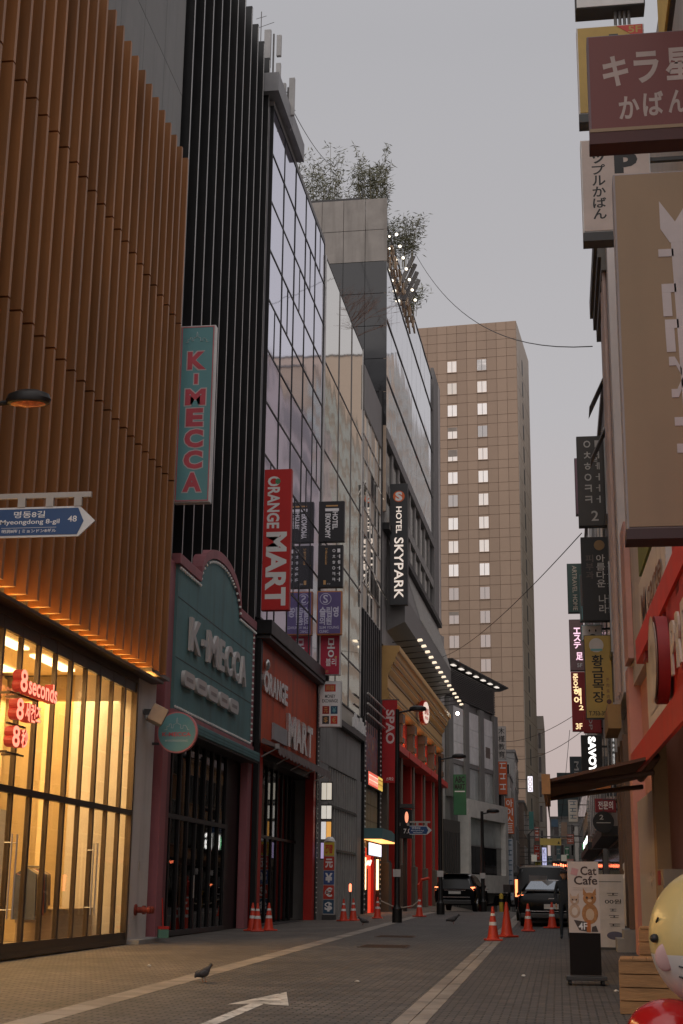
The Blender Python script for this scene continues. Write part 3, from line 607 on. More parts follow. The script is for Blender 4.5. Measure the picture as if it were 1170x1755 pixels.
text(sgn, '슬림영', .12, .9, .72, 1.15, -.0135, '-y', lav, bold=.03); text(sgn, '의원', .12, .62, .4, .72, -.0135, '-y', lav, bold=.03)
text(sgn, 'SLIM YOUNG', .12, .92, .24, .35, -.0135, '-y', lav); text(sgn, 'CLINIC', .12, .5, .08, .19, -.0135, '-y', lav)
MB().lathe([(.24, -.016), (.24, -.0125)], c=(.36, 0, 1.47), ax='y', n=28).build('ring', lav, sgn); MB().lathe([(.215, -.02), (.215, -.0165)], c=(.36, 0, 1.47), ax='y', n=28).build('disc', pur, sgn); text(sgn, 'S', .26, .46, 1.3, 1.64, -.0215, '-y', lav)
crim = M('crimson_sign', (.42, .012, .04), .5)
sgn = blade('corner_sign', 'crimson sign with large white Korean letters and yellow foot line', -9.38, -8.55, 56.6, 9.97, 11.6, crim, whitewall, .25, .03)
text(sgn, '몽', .3, .62, .72, 1.5, -.0135, '-y', letter, bold=.01); text(sgn, '블리', .25, .68, .36, .68, -.0135, '-y', letter, bold=.01); text(sgn, '牛肉', .12, .36, .08, .2, -.0135, '-y', amber)
MB().ball((.66, -.015, .72), .05, .003, .05).build('heart', amber, sgn)
sgn = blade('corner_sign', 'white MONEY EXCHANGE sign with four coloured currency squares', -9.4, -8.52, 56.8, 7.9, 9.75, white, M('white_edge', (.6, .58, .55), .5, dirt=.2), .3, .02)
navy = M('navy_print', (.03, .09, .16), .5); rbx = M('redbox_print', (.55, .05, .03), .5); maroon = M('maroon_print', (.3, .02, .02), .5)
MB().box(.22, .66, -.016, -.0125, 1.42, 1.72).build('box_print', rbx, sgn); text(sgn, '両替', .27, .61, 1.46, 1.68, -.0165, '-y', amber, bold=.02)
text(sgn, 'MONEY', .23, .65, 1.16, 1.3, -.0135, '-y', ink); text(sgn, 'EXCHANGE', .12, .76, .98, 1.12, -.0135, '-y', ink)
for c, x, z, mt in (('元', .13, .52, maroon), ('¥', .47, .52, navy), ('$', .13, .12, darkgrey), ('€', .47, .12, rbx)):
    MB().box(x, x+.28, -.016, -.0125, z, z+.32).build('square_print', mt, sgn); text(sgn, c, x+.06, x+.22, z+.05, z+.27, -.0165, '-y', amber if c != '¥' else tealD, bold=.02)
MB().box(.2, .36, .08, .2, 1.84, 2.1).build('bracket', darkgrey, sgn)
# currency pillar and lit boards at street level
CPW = .2
cp = thing('currency_pillar', 'pavement pillar sign with stacked yellow, red and blue currency symbols', 'sign', (-8.95, 57.0, gz(-8.9, 57)))
MB().box(-.26, .26, 0, .35, 0, .2).build('plinth', darkgrey, cp); MB().box(-.22, .22, .02, .33, .2, 3.0).build('pillar', M('white_edge', (.6, .58, .55), .5, dirt=.2), cp)
yel = M('yellow_print', (.62, .46, .05), .5); blu = M('blue_print', (.05, .10, .28), .5)
for k, (c, mt) in enumerate((('$', navy), ('€', rbx), ('¥', blu), ('元', rbx), ('兩替', yel))):
    z = .24+k*.55; p = MB().box(-.21, .21, .005, .019, z, z+.52).build('symbol_panel', mt, cp); text(cp, c, -.15, .15, z+.08, z+.44, .003, '-y', letter if k < 4 else rbx, bold=.04)
MB().lathe([(.22, 0), (.18, .1), (.1, .17)], c=(0, .17, 3.0), n=16).build('cap', white, cp)
for k, (z0, z1, cs) in enumerate(((5.05, 5.75, ((.9, .82, .68),)*2), (4.3, 4.85, ((.9, .85, .75),)*2), (3.5, 4.22, ((.9, .87, .85), (1, .5, .12))), (2.75, 3.4, ((.55, .45, .75), (.9, .85, .75))))):
    t = thing('lit_board', 'small lit white shop board beside the orange shop, number %s from the top' % ('one', 'two', 'three', 'four')[k], 'lit board', (-9.36, 57.5, z0), 0, 'lit boards above the currency pillar')
    MB().box(-.03, .43, 0, .08, -.03, z1-z0+.03).build('board_case', darkgrey, t)
    for q, c in enumerate(cs): MB().box(.0+q*.21, .19+q*.21, -.02, -.001, .02, z1-z0-.02).build('lit_panel', LIT('board_%d_%d' % (k, q), c, .55), t)

# ------------------------------------------------------------------ narrow building with grid windows and a marquee-lit door
G = Bld('grid_window_building', 'narrow building with a grid of small windows, two of them open', -9.28, 72, .6, .38)
G.box('wall', stone, -13, -.1, 68.98, 75.9, .3, 27.9); G.box('parapet', midgrey, -.12, .02, 68.95, 75.9, 25.6, 28.0)
gr = [15.2+1.3*k for k in range(9)]
for i in range(5):
    for j in range(8):
        y0 = 69.1+1.32*i; z0 = gr[j]
        if (i, j) in ((2, 5), (3, 1), (2, 1)):
            G.pc('window_opening', black, -.09, -.08, y0+.04, y0+1.28, z0+.04, z0+1.26)
            o = G.pc('open_window', gl_beige, .0, .03, y0+.05, y0+1.25, z0+.05, z0+1.2); o.rotation_euler = (0, R(-24), 0); o.location.x += .28
        else: G.pc('pane', gl_beige if (i+j) % 3 else M('blind_cream', (.52, .43, .34), .6), -.06, -.04, y0+.04, y0+1.28, z0+.04, z0+1.26, .003)
for i in range(6): G.pc('mullion', alu, -.09, .0, 69.06+1.32*i, 69.14+1.32*i, 15.2, 25.6)
for z in gr: G.pc('transom', alu, -.088, .002, 68.98, 75.75, z-.03, z+.03)
for k in range(9): G.pc('black_slat', black, -.08, .04, 69.2+k*.76, 69.5+k*.76, 9.2, 15.15)
G.box('dark_infill', darkgrey, -.099, -.081, 69, 75.9, 9.0, 15.17)
for k in range(3): G.mb().tube([(.3, 68.95, 10.9-.5*k), (.3, 75.5, 10.9-.5*k)], .05).build('canopy_tube', alu, G.root)
G.mb().tube([(-.05, 75.85, .4), (-.05, 75.85, 29)], .12).build('drain_pipe', black, G.root)
pm = bpy.data.materials.new('poster'); pm.use_nodes = True; tt = pm.node_tree; bs_ = tt.nodes['Principled BSDF']; gg = tt.nodes.new('ShaderNodeNewGeometry')
vo = tt.nodes.new('ShaderNodeTexNoise'); vo.inputs['Scale'].default_value = 1.6; vo.inputs['Detail'].default_value = 5; tt.links.new(gg.outputs['Position'], vo.inputs[0])
cr_ = tt.nodes.new('ShaderNodeValToRGB'); tt.links.new(vo.outputs[0], cr_.inputs[0]); e = cr_.color_ramp.elements; e[0].position = .3; e[0].color = (.04, .03, .05, 1); e[1].position = .75; e[1].color = (.5, .28, .22, 1)
for p, c in ((.42, (.16, .1, .16, 1)), (.5, (.34, .08, .03, 1)), (.58, (.12, .14, .2, 1)), (.65, (.5, .24, .06, 1))): q = cr_.color_ramp.elements.new(p); q.color = c
tt.links.new(cr_.outputs[0], bs_.inputs['Base Color'])
G.box('poster', pm, -.05, .03, 69.6, 74.6, 7.2, 9.7); G.box('brick_panel', M('brown_panel', (.22, .15, .07), .6, var=.3, vs=3), -.05, .02, 69.6, 74.6, 4.1, 6.5)
for i in range(4):
    for j in range(3): G.pc('wall_tile', M('brown_tile', (.26, .17, .07), .45, var=.35, vs=2), .021, .04, 69.7+i*1.22, 70.86+i*1.22, 4.15+j*.78, 4.87+j*.78)
for y in (69.05, 74.75): G.box('bulb_column', black, -.1, .14, y, y+.5, .4, 9.8)
b = G.mb()
for y in (69.3, 75.0):
    for k in range(38): b.box(.141, .17, y-.13, y+.13, .65+k*.24, .73+k*.24)
tag(b.build('bulbs', M('bulb_white', (.8, .78, .74), .3), G.root), kind='stuff')
G.box('entrance_red', LIT('doorway_glow', (.85, .07, .03), .8), -.098, -.05, 69.6, 74.6, .4, 3.6); G.box('entrance_wall', redpaint, -.05, .1, 72.9, 73.6, .4, 3.5)  # red glow of the doorway put into its back wall as emission
G.box('entrance_door', glassdark, -.049, -.03, 70.6, 71.7, .4, 2.6)
for y in (69.75, 74.3): G.mb().tube([(.1, y, 1.6), (.1, y, 3.1)], .06).build('tube_lamp', LIT('tube_orange', (1, .52, .22), 5), G.root)
G.mb().tube([(.0, 71.1, 2.8), (.0, 71.6, 2.95), (.0, 72.1, 2.8), (.0, 72.5, 3.0)], .06).build('neon_curl', LIT('neon_pink', (1, .45, .38), 2.5), G.root)
sg = thing('lit_sign', 'lit red and yellow Korean sign over the tiled doorway panel', 'sign', (-9.1, 72, 6.5), -R(.6))
MB().box(-.06, .1, -2.6, 2.7, 0, .72).build('sign_box', darkgrey, sg); MB().box(.1, .12, -2.55, .9, .04, .68).build('red_face', LIT('sign_red_lit', (.95, .16, .10), .75), sg); MB().box(.1, .12, .92, 2.65, .04, .68).build('yellow_face', LIT('sign_yellow_lit', (.95, .62, .12), .75), sg)
for k in range(12):
    m = LIT('let_pale', (1, .8, .62), .9) if k < 8 else rbx; y = -2.4+k*.42
    MB().box(.121, .126, y, y+.3, .5, .56).box(.121, .126, y+.12, y+.19, .12, .5).box(.121, .126, y+.02, y+.28, .28, .33).build('lettering', m, sg)
cn = thing('door_canopy', 'teal edged canopy glowing orange underneath over the arcade door', 'canopy', (-9.2, 72, 3.95), -R(.6))
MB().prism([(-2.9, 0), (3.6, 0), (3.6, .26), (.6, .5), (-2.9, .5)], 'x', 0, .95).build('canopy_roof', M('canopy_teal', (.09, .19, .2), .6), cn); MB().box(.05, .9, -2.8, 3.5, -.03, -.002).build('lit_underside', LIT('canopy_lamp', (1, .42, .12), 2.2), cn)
sg = thing('lit_sign', 'bright white and blue striped sign panel under the teal canopy', 'sign', (-9.0, 72, 3.2), -R(.6))
MB().box(-.1, 0, -2.3, 2.3, 0, .62).build('sign_box', darkgrey, sg)
for k in range(9): MB().box(.0, .03, -2.25+k*.5, -1.8+k*.5, .03, .6).build('lit_panel', LIT('stripe_%d' % (k % 3), ((.6, .75, 1), (1, .96, .9), (.75, .8, 1))[k % 3], 1.5), sg)

# ------------------------------------------------------------------ hotel with red and gold shop front
H = Bld('hotel_building', 'tall silver glass hotel above a red columned shop with gold cornice', -8.85, 90, .9, .55)
H.box('wall', midgrey, -14, -.14, 76.1, 108.3, 14.6, 39.4); H.box('shop_body', darkgrey, -12, -.9, 76.1, 108.3, .5, 14.6)
hc = [76.15+2.67*k for k in range(11)]; hrw = [27.0, 30.2, 33.75, 37.1, 39.7]
for i in range(10):
    for j in range(4): H.pc('pane', gl_sky, -.04, -.02, hc[i]+.02, hc[i+1]-.02, hrw[j]+.05, hrw[j+1]-.05, .0025)
for z in hrw: H.pc('transom', darkgrey, -.12, .02, 76.15, 102.9, z-.06, z+.06)
H.box('corner_trim', M('corner_tan', (.5, .38, .28), .5), -.1, .06, 75.95, 76.14, 22, 40.9); H.box('end_wall', midgrey, -.13, .1, 103.0, 108.2, 21.4, 40.6); H.box('end_strip', whitewall, -.13, .14, 106.5, 107.4, 21.4, 40.4)
# recessed window band below the glass
H.box('band_top', midgrey, -.13, .1, 76.15, 102.9, 26.3, 26.93); H.box('band_mid', stone, -.13, .05, 76.15, 102.9, 23.2, 23.8)
for k in range(9):
    y = 76.4+k*2.95; H.pc('band_pier', stone, -.12, .0, y, y+.45, 21.4, 26.3)
    H.pc('band_window', gl_dark, -.13, -.09, y+.45, y+2.95, 23.8, 26.3); H.pc('band_window', gl_dark, -.13, -.09, y+.45, y+2.95, 21.4, 23.2); H.pc('blind', whitewall, -.088, -.07, y+.5, y+.9, 24, 26.2)
H.box('ledge', black, -.13, .25, 76.15, 107.2, 21.0, 21.38)
H.mb().prism([(-.13, 15.6), (.9, 16.1), (.9, 17.6), (-.1, 20.98), (-.13, 20.98)], 'y', 78, 107.2).build('louvre_hood', M('hood_grey', (.15, .145, .14), .45, .3), H.root)
for k in range(34):
    y = 86+k*.62; MB(H.o).add([(.9, y, 17.65), (.9, y+.2, 17.65), (-.08, y+.2, 20.95), (-.08, y, 20.95), (.96, y, 17.67), (.96, y+.2, 17.67), (-.02, y+.2, 20.97), (-.02, y, 20.97)], [(0, 3, 2, 1), (4, 5, 6, 7), (0, 1, 5, 4), (1, 2, 6, 5), (2, 3, 7, 6), (3, 0, 4, 7)]).build('louvre', alu, H.root)
# near side wall above the lower roofs; its dark reflection is painted as black panels
for i in range(4):
    for j in range(7):
        z0 = 27.0+2.02*j; H.pc('side_panel', (concrete if z0 > 35.5 else gl_dark), -1.3*(i+1)+.1+.01, -1.3*i+.08, 75.93, 76.08, z0+.015, z0+2.0)
H.box('roof_slab', darkgrey, -9, -1.6, 76.3, 84, 41.2, 41.45); H.box('roof_hut', M('hut_brown', (.2, .14, .1), .7), -8, -2.2, 77.5, 83, 39.4, 41.2)
# shop: cornice, frieze, columns, red bays
prof = [(-.9, 14.6), (.75, 14.55), (.75, 14.3), (.6, 14.1), (.52, 13.75), (.3, 13.45), (.3, 13.25), (.1, 13.0), (.1, 12.1), (.2, 12.0), (.2, 11.75), (0, 11.6), (-.9, 11.6)]
H.mb().prism(prof, 'y', 76.8, 108.1).build('cornice', gold, H.root)
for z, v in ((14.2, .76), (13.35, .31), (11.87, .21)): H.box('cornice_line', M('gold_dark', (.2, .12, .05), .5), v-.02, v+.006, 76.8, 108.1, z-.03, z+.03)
H.box('cornice_dark_line', M('gold_dark', (.2, .12, .05), .5), .101, .16, 77, 108, 12.86, 12.98)  # dark gold moulding line along the cornice
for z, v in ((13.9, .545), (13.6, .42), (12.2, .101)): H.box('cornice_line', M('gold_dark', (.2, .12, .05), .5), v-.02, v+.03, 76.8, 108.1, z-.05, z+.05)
bay = (108.0-77.0)/5
for k in range(6):
    y = 77.0+bay*k
    colm = M('column_brown', (.13, .10, .075), .6, var=.15, dirt=.2)
    H.box('column', colm, -.5, .12, y-.36, y+.36, .5, 11.4, bevel=.03); H.box('capital', colm, -.5, .24, y-.5, y+.5, 11.0, 11.55, bevel=.03); H.box('plinth', colm, -.5, .26, y-.6, y+.6, .5, 3.0, bevel=.03); H.box('neck_band', colm, -.5, .2, y-.55, y+.55, 9.9, 10.2)
    if k == 5: break
    y0, y1 = y+.37, y+bay-.37
    H.box('bay_panel', redpaint, -.85, -.3, y0, y1, 9.4, 11.59); H.box('bay_canopy', redpaint, -.3, .55, y0-.2, y1+.2, 9.0, 9.4, bevel=.02)
    for s in (y0, y1-.5): H.box('bay_pier', redpaint, -.6, .0, s, s+.5, .5, 9.0)
    H.box('bay_window', gl_dark, -.7, -.65, y0+.5, y1-.5, 3.4, 8.9); H.box('bay_base', darkgrey, -.7, -.4, y0+.5, y1-.5, .5, 3.2)
    H.box('bay_mullion', redpaint, -.66, -.55, (y0+y1)/2-.1, (y0+y1)/2+.1, .6, 8.9)
    for q in range(5): H.pc('grille_bar', orange, -.29, -.25, y0+.6+q*.8, y0+.85+q*.8, 9.6, 11.2)
    l = bpy.data.lights.new('canopy_spot', 'POINT'); l.energy = 40; l.color = (1, .55, .22); l.shadow_soft_size = .15
    o = bpy.data.objects.new('canopy_spot', l); C.objects.link(o); o.parent = H.root; o.location = (.25, (y0+y1)/2-90, 9.75-.55)
# floodlights on arms washing the cornice
for k in range(15):
    y = 79.5+k*2.05; t = H.mb().tube([(.0, y, 15.2), (1.6, y, 15.35)], .03, 6).build('lamp_arm', black, H.root)
    H.mb().prism([(1.45, 15.24), (1.72, 15.28), (1.7, 15.36), (1.48, 15.34)], 'y', y-.2, y+.2).build('lamp_head', LIT('flood_face', (1, .84, .62), 1.0), t)
for k in range(8):
    l = bpy.data.lights.new('cornice_lamp', 'SPOT'); l.spot_size = R(120); l.spot_blend = .6; l.shadow_soft_size = .08; l.energy = 170; l.color = (1, .52, .17)
    o = bpy.data.objects.new('cornice_lamp', l); C.objects.link(o); o.parent = H.root; o.location = (1.58, 79.5+k*4.1-90, 15.2-.55); o.rotation_euler = (0, R(-38), 0)
H.mb().ball((1.3, 108.1, 14.6), .13, .13, .13).build('end_lamp', lampw, H.root)
rs = thing('round_lit_sign', 'round lit white and red sign standing out from the gold frieze', 'sign', (-8.2, 91, 11.6), -R(10))
MB().lathe([(.68, -.1), (.68, .1)], c=(0, 0, 1), ax='x', n=30).build('disc', LIT('disc_white', (1, .80, .68), .55), rs)
MB().lathe([(.78, -.2), (.78, .05)], c=(0, 0, 1), ax='x', n=30).build('rim', redpaint, rs); text(rs, 'SPAO', -.5, .5, .85, 1.3, .11, '+x', rbx, bold=.05); text(rs, 'MYEONGDONG', -.4, .4, .55, .75, .11, '+x', rbx, bold=.03)
# roof sign: lamps on arms and panels
rsn = thing('roof_sign', 'row of bright lamps on arms along the hotel roof edge', 'sign', (-8.98, 80, 39.2), -R(.9))
for k in range(7):
    y = -3.1+k*1.63; MB().tube([(0, y, 0), (.45, y, .0)], .02, 5).build('lamp_arm', darkgrey, rsn)
    MB().ball((.5, y, .0), .09, .11, .08).build('lamp', LIT('roof_lamp', (1, .88, .7), 3), rsn); MB().ball((.06, y+.1, -.05), .06, .08, .06).build('lamp', LIT('roof_lamp', (1, .88, .7), 3), rsn)
for k, c in enumerate('SKYPARK'): text(rsn, c, -2.6+k*1.85, -1.3+k*1.85, -1.1, -.3, .06, '+x', M('letter_bronze', (.4, .27, .16), .5), 'letter', ext=.12)
pb = thing('billboard_fins', 'cluster of dark slanted panels projecting from the hotel roof edge', 'roof fixture', (-8.45, 82.5, 39.6))
for k in range(4): o = MB().box(-.12, .12, k*1.2, k*1.2+.2, -1.0+k*-.1, .9).build('panel', midgrey, pb); o.rotation_euler = (0, R(24), 0)
MB().tube([(-.7, 0, 0), (.2, 4.4, 0)], .06).build('rail', darkgrey, pb)
hs_ = blade('blade_sign', 'tall charcoal HOTEL SKYPARK blade sign with orange ball emblem', -8.9, -7.9, 77.2, 16.9, 23.9, M('charcoal_sign', (.035, .037, .04), .5), darkgrey, .4, .02)
lc = LIT('hotel_letter', (.95, .82, .72), .55)
text(hs_, 'HOTEL', .34, .66, 4.1, 5.65, -.0135, '-y', lc, 'word', bold=.015, rot=-90); text(hs_, 'SKYPARK', .24, .76, .35, 3.85, -.0135, '-y', lc, 'word', bold=.015, rot=-90)
MB().lathe([(.33, -.02), (.33, -.0125)], c=(.5, 0, 6.25), ax='y', n=30).build('emblem', M('emblem_orange', (.75, .14, .03), .5), hs_); text(hs_, 'S', .3, .7, 5.98, 6.52, -.022, '-y', letter, bold=.05)
sb = blade('banner', 'hanging red SPAO banner at the corner of the columned shop', -9.1, -8.3, 75.6, 7.05, 11.4, M('banner_red', (.42, .012, .016), .7), redpaint, .08, .01)
text(sb, 'SPAO', .2, .66, 2.05, 3.85, -.0135, '-y', M('banner_pink', (.66, .5, .48), .6), 'word', bold=.03, rot=-90); text(sb, '스파오', .22, .62, .12, .3, -.0135, '-y', letter)
MB().tube([(0, .04, 4.38), (.9, .04, 4.38)], .03).build('banner_rod', darkgrey, sb)
kb_ = thing('kiosk_sign', 'black angled box sign with a glowing orange oval beside the lamp post', 'sign', (-8.15, 77.9, 4.3))
MB().prism([(-.4, 0), (.4, 0), (.4, 1.5), (-.4, 1.6)], 'y', 0, .6).build('sign_box', black, kb_); MB().box(-.5, .5, -.08, .7, 1.6, 1.8).build('cap', darkgrey, kb_)
MB().ball((.12, -.02, 1.1), .1, .02, .3).build('oval_lamp', LIT('oval_orange', (1, .36, .2), 1), kb_); text(kb_, '7.0', -.05, .35, .25, .5, -.005, '-y', letter)
MB().box(-.1, .1, .3, .5, -3.78, 0).build('post', black, kb_)

# ------------------------------------------------------------------ grey cubic shop building across the side street
stoneA = M('stone_light', (.40, .385, .365), .65, var=.12, dirt=.25)
A = Bld('louvred_shop_building', 'grey shop building with louvred top, white panels and a flared eave', -8.70, 110, 12.5, -.2)
A.box('wall', M('pier_grey', (.20, .195, .185), .6, var=.15, dirt=.2), -12, -.15, 110, 126.6, -.3, 17); A.box('wall_side', M('side_pale', (.4, .38, .36), .6), -.14, .0, 110.0, 111.0, 6, 21)
for k in range(15): A.pc('louvre', M('louvre_dark', (.075, .07, .065), .5), -.1, .12, 110.9, 125.9, 16.55+k*.15, 16.63+k*.15)
A.box('louvre_back', black, -.14, -.11, 110.9, 125.9, 16.5, 18.8)
A.mb().prism([(-.3, 18.8), (.15, 18.8), (.9, 19.05), (.9, 19.15), (-.3, 19.15)], 'y', 110.2, 127.6).build('eave', darkgrey, A.root)
for k in range(7): A.mb().box(.3, .6, 111.6+k*2.2, 112.4+k*2.2, 18.84, 18.9).build('eave_lamp', LIT('eave_light', (1, .9, .8), .9), A.root)
for k in range(4): A.pc('pier', M('pier_grey', (.20, .195, .185), .6, var=.15, dirt=.2), -.12, .18, 111.6+k*4.55, 112.8+k*4.55, 8.7, 16.4)
for k in range(3):
    y0, y1 = 112.8+k*4.55, 116.15+k*4.55
    for j in range(3): A.pc('white_panel', M('panel_white', (.80, .79, .78), .5, dirt=.1), -.12, .02, y0+.02, y1-.02, 11.7+j*1.4, 13.07+j*1.4)
    for q in range(3): A.pc('pane', M('glass_green', (.46, .49, .47), .2, .2, .12), -.12, -.05, y0+.03+q*1.11, y0+1.1+q*1.11, 8.75, 11.3)
    A.pc('transom', midgrey, -.1, .05, y0, y1, 11.32, 11.66)
A.box('vent_panel', M('vent_brown', (.15, .11, .09), .6), .021, .04, 122.9, 124.3, 12.6, 13.5)
A.box('frame_top', M('frame_pale', (.66, .63, .58), .6), -.12, .75, 114.8, 127.2, 7.3, 8.68); A.box('frame_side', M('frame_pale', (.66, .63, .58), .6), -.12, .75, 126.3, 127.2, -.3, 7.298); A.box('frame_side', M('frame_pale', (.66, .63, .58), .6), -.12, .75, 114.8, 115.5, 1.5, 7.298); A.box('frame_bottom', M('frame_pale', (.66, .63, .58), .6), -.12, .75, 115.5, 126.298, 1.5, 2.9)
for k in range(4):
    y0 = 115.55+k*2.68; A.pc('show_window', M('glass_green', (.46, .49, .47), .2, .2, .12), .3, .34, y0+.03, y0+2.65, 5.2, 7.28); A.pc('show_window', gl_dark, .3, .34, y0+.03, y0+2.65, 2.92, 5.1)
A.box('window_rail', midgrey, .28, .38, 115.5, 126.3, 5.1, 5.2)
A.box('dark_gate', M('gate_brown', (.07, .06, .055), .5), -.12, .1, 110.3, 114.7, -.2, 6.9)
for k in range(7): A.pc('gate_bar', darkgrey, .1, .16, 110.5+k*.62, 110.62+k*.62, -.2, 6.0)
gb = blade('banner', 'green ABC MART banner hanging on the grey shop building', -7.95, -6.95, 112.5, 7.3, 10.4, M('banner_green', (.045, .16, .07), .6), M('green_edge', (.03, .1, .05), .6), .1, .02)
text(gb, 'ABC', .12, .88, 2.45, 2.95, -.0135, '-y', ink, 'word', bold=.04); text(gb, 'MART', .1, .9, 1.95, 2.38, -.0135, '-y', ink, 'word', bold=.04); MB().box(.1, .9, -.016, -.0125, 1.75, 1.84).build('line_print', letter, gb)
MB().tube([(-.6, .05, 3.0), (0, .05, 3.0)], .04).build('banner_rod', darkgrey, gb)
# ------------------------------------------------------------------ tan tower far behind
T = thing('tan_tower', 'tall tan tiled tower with rows of small bright windows behind the shops', 'tower', (-4.0, 190, -1.0), -R(5))
def tb(name, mat, x0, x1, y0, y1, z0, z1): return MB((0, 0, 1)).box(x0, x1, y0, y1, z0, z1).build(name, mat, T)
tb('wall', tan, -26, 0, .12, 16, -1, 80.2); tanside = M('tower_side_lit', (.52, .45, .38), .6, var=.08)  # brighter light on the right side put into a paler wall colour
grout = M('tower_joint', (.26, .18, .13), .8)
cw = 1.42; zt = 80.2; rows_ = []; z = zt
for f in range(26):
    for h in ((1.25, 2.05) if f else (1.3, 1.35, 1.35)): rows_.append((z-h, z)); z -= h
tb('joint_backing', grout, -25.9, .0, .085, .119, z, 80.15)
rest = MB((0, 0, 1)); cnt = 0; win = set()
tpan = [M('tower_tile_%d' % i, c, .5, var=.05, vs=.4) for i, c in enumerate(((.44, .31, .22), (.42, .295, .21), (.46, .325, .232)))]
wls = [LIT('tower_window_%d' % i, c, s_) for i, (c, s_) in enumerate((((.86, .78, .72), .34), ((.80, .72, .64), .26), ((.86, .80, .76), .40)))]; wg = GL('tower_glass', (.75, .70, .66), .05, .25)
for j, (z0, z1) in enumerate(rows_):
    isw = j >= 4 and (j % 2 == 0)
    for i in range(18):
        x1 = -cw*i; x0 = x1-cw
        if isw and i in (3, 6, 9, 12, 15):
            vq = rnd.random(); k = wg if (j > 22 or vq < .2) else wls[int(vq*97) % 3]
            f = MB((0, 0, 1)).box(x0+.02, x1-.02, .05, .084, z0+.04, z1-.04).build('window', tpan[0], T)
            MB((0, 0, 1)).box(x0+.06, x1-.06, .03, .049, z0+.1, z1-.25).build('pane', k, f); MB((0, 0, 1)).box(x0+.02, x1-.02, -.08, .049, z0+.04, z0+.13).build('sill', tpan[1], f); MB((0, 0, 1)).box((x0+x1)/2-.03, (x0+x1)/2+.03, .015, .029, z0+.1, z1-.25).build('window_bar', midgrey, f)
            if vq > .8: MB((0, 0, 1)).box(x0+.07, x1-.07, .012, .0145, z1-.25-(z1-z0)*.5*rnd.random(), z1-.26).build('blind', M('blind_dim', (.34, .29, .25), .8), f)
            continue
        vis = i < 11 and j < 32
        if vis and cnt < 300: piece('tile_panel', tpan[(i*5+j*3) % 3], T, x0+.025, x1-.025, .02, .084, z0+.025+1, z1-.025+1); cnt += 1
        else: rest.box(x0+.025, x1-.025, .02, .084, z0+.025, z1-.025)
tag(rest.build('tile_panels', tpan[0], T), kind='stuff')
sj = MB((0, 0, 1)).box(.001, .06, .1, 16, -1, 80.0).build('side_wall', tanside, T)
for j in range(24):
    z0 = 76.5-3.3*j; MB((0, 0, 1)).box(.061, .09, 6, 7.2, z0-2.2, z0).build('side_window', black, T)
    MB((0, 0, 1)).box(.0605, .066, .1, 16, z0-2.75, z0-2.68).build('joint', grout, sj)
    for yy in (3.2, 10.5, 13.5): MB((0, 0, 1)).box(.0605, .066, yy, yy+.08, z0-2.68, z0+.5).build('joint', grout, sj)
W2 = thing('grey_slab_block', 'pale stone office block with slit windows stepping out beside the tan tower', 'building', (-2.6, 206, -1))
MB().box(-9, 1.0, 0, 20, 0, 27).build('wall', M('office_pale', (.42, .37, .33), .6, var=.08), W2)
for j in range(7):
    for i in range(4): MB().box(-.4+.02-i*1.1+.6, -.05-i*1.1+.6, -.03, .02, 2+3.4*j, 4.2+3.4*j).build('window', gl_dark, W2)
for j in range(8): MB().box(-4, 1.0, -.012, -.002, 1.2+3.4*j, 1.3+3.4*j).build('joint', grout, W2)
D = thing('dark_tower', 'dark green glass slab far down the street', 'building', (2.7, 300, -1)); MB().box(-2.6, 3.2, 0, 10, 0, 26.5).build('wall', M('dark_green_glass', (.015, .03, .032), .3), D)
for j in range(7): MB().box(-2.6, 3.2, -.05, -.005, 3+3.4*j, 3.15+3.4*j).build('floor_line', ink, D)

# ------------------------------------------------------------------ far left row and end of the street
def farb(name, label, x0, x1, y0, y1, h, mat, wrows, wcols, side='+x', wm=None, z0=-.8):
    t = thing(name, label, 'building', ((x0+x1)/2, (y0+y1)/2, z0)); cx, cy = (x0+x1)/2, (y0+y1)/2
    MB((-cx, -cy, -z0)).box(x0, x1, y0, y1, z0, h).build('wall', mat, t); wm = wm or gl_dark
    MB((-cx, -cy, -z0)).box(x0-.08, x1+.08, y0-.08, y1+.08, h, h+.25).build('parapet', midgrey, t)
    hh = (h-3.6)/max(wrows, 1)
    for j in range(wrows):
        zz = 3.6+hh*j
        L_ = (y1-y0)/wcols
        for i in range(wcols):
            a, b = y0+L_*(i+.18), y0+L_*(i+.82)
            f = MB((-cx, -cy, -z0)); 
            if side == '+x': f.box(x1+.002, x1+.06, a, b, zz+.1*hh, zz+.75*hh)
            else: f.box(x0-.06, x0-.002, a, b, zz+.1*hh, zz+.75*hh)
            w_ = f.build('window', alu, t); g_ = MB((-cx, -cy, -z0))
            if side == '+x': g_.box(x1+.061, x1+.075, a+.06, b-.06, zz+.1*hh+.06, zz+.75*hh-.06)
            else: g_.box(x0-.075, x0-.061, a+.06, b-.06, zz+.1*hh+.06, zz+.75*hh-.06)
            g_.build('pane', wm, w_)
        nx = max(1, int((x1-x0)/2.2))                                  # the end wall toward the viewer
        if x1-x0 < 14:
            for i in range(nx):
                a, b = x0+(x1-x0)*(i+.2)/nx, x0+(x1-x0)*(i+.8)/nx
                w_ = MB((-cx, -cy, -z0)).box(a, b, y0-.06, y0-.002, zz+.15*hh, zz+.7*hh).build('window', alu, t)
                MB((-cx, -cy, -z0)).box(a+.06, b-.06, y0-.075, y0-.061, zz+.15*hh+.06, zz+.7*hh-.06).build('pane', wm, w_)
    MB((-cx, -cy, -z0)).box(x1-.05 if side == '+x' else x0-.5, x1+.5 if side == '+x' else x0+.05, y0+.2, y1-.2, 3.0, 3.25).build('shop_canopy', darkgrey, t)
    MB((-cx, -cy, -z0)).box(x1+.002 if side == '+x' else x0-.03, x1+.03 if side == '+x' else x0-.002, y0+.3, y1-.3, z0+.1, 2.9).build('shop_front', glassdark, t)
    return t
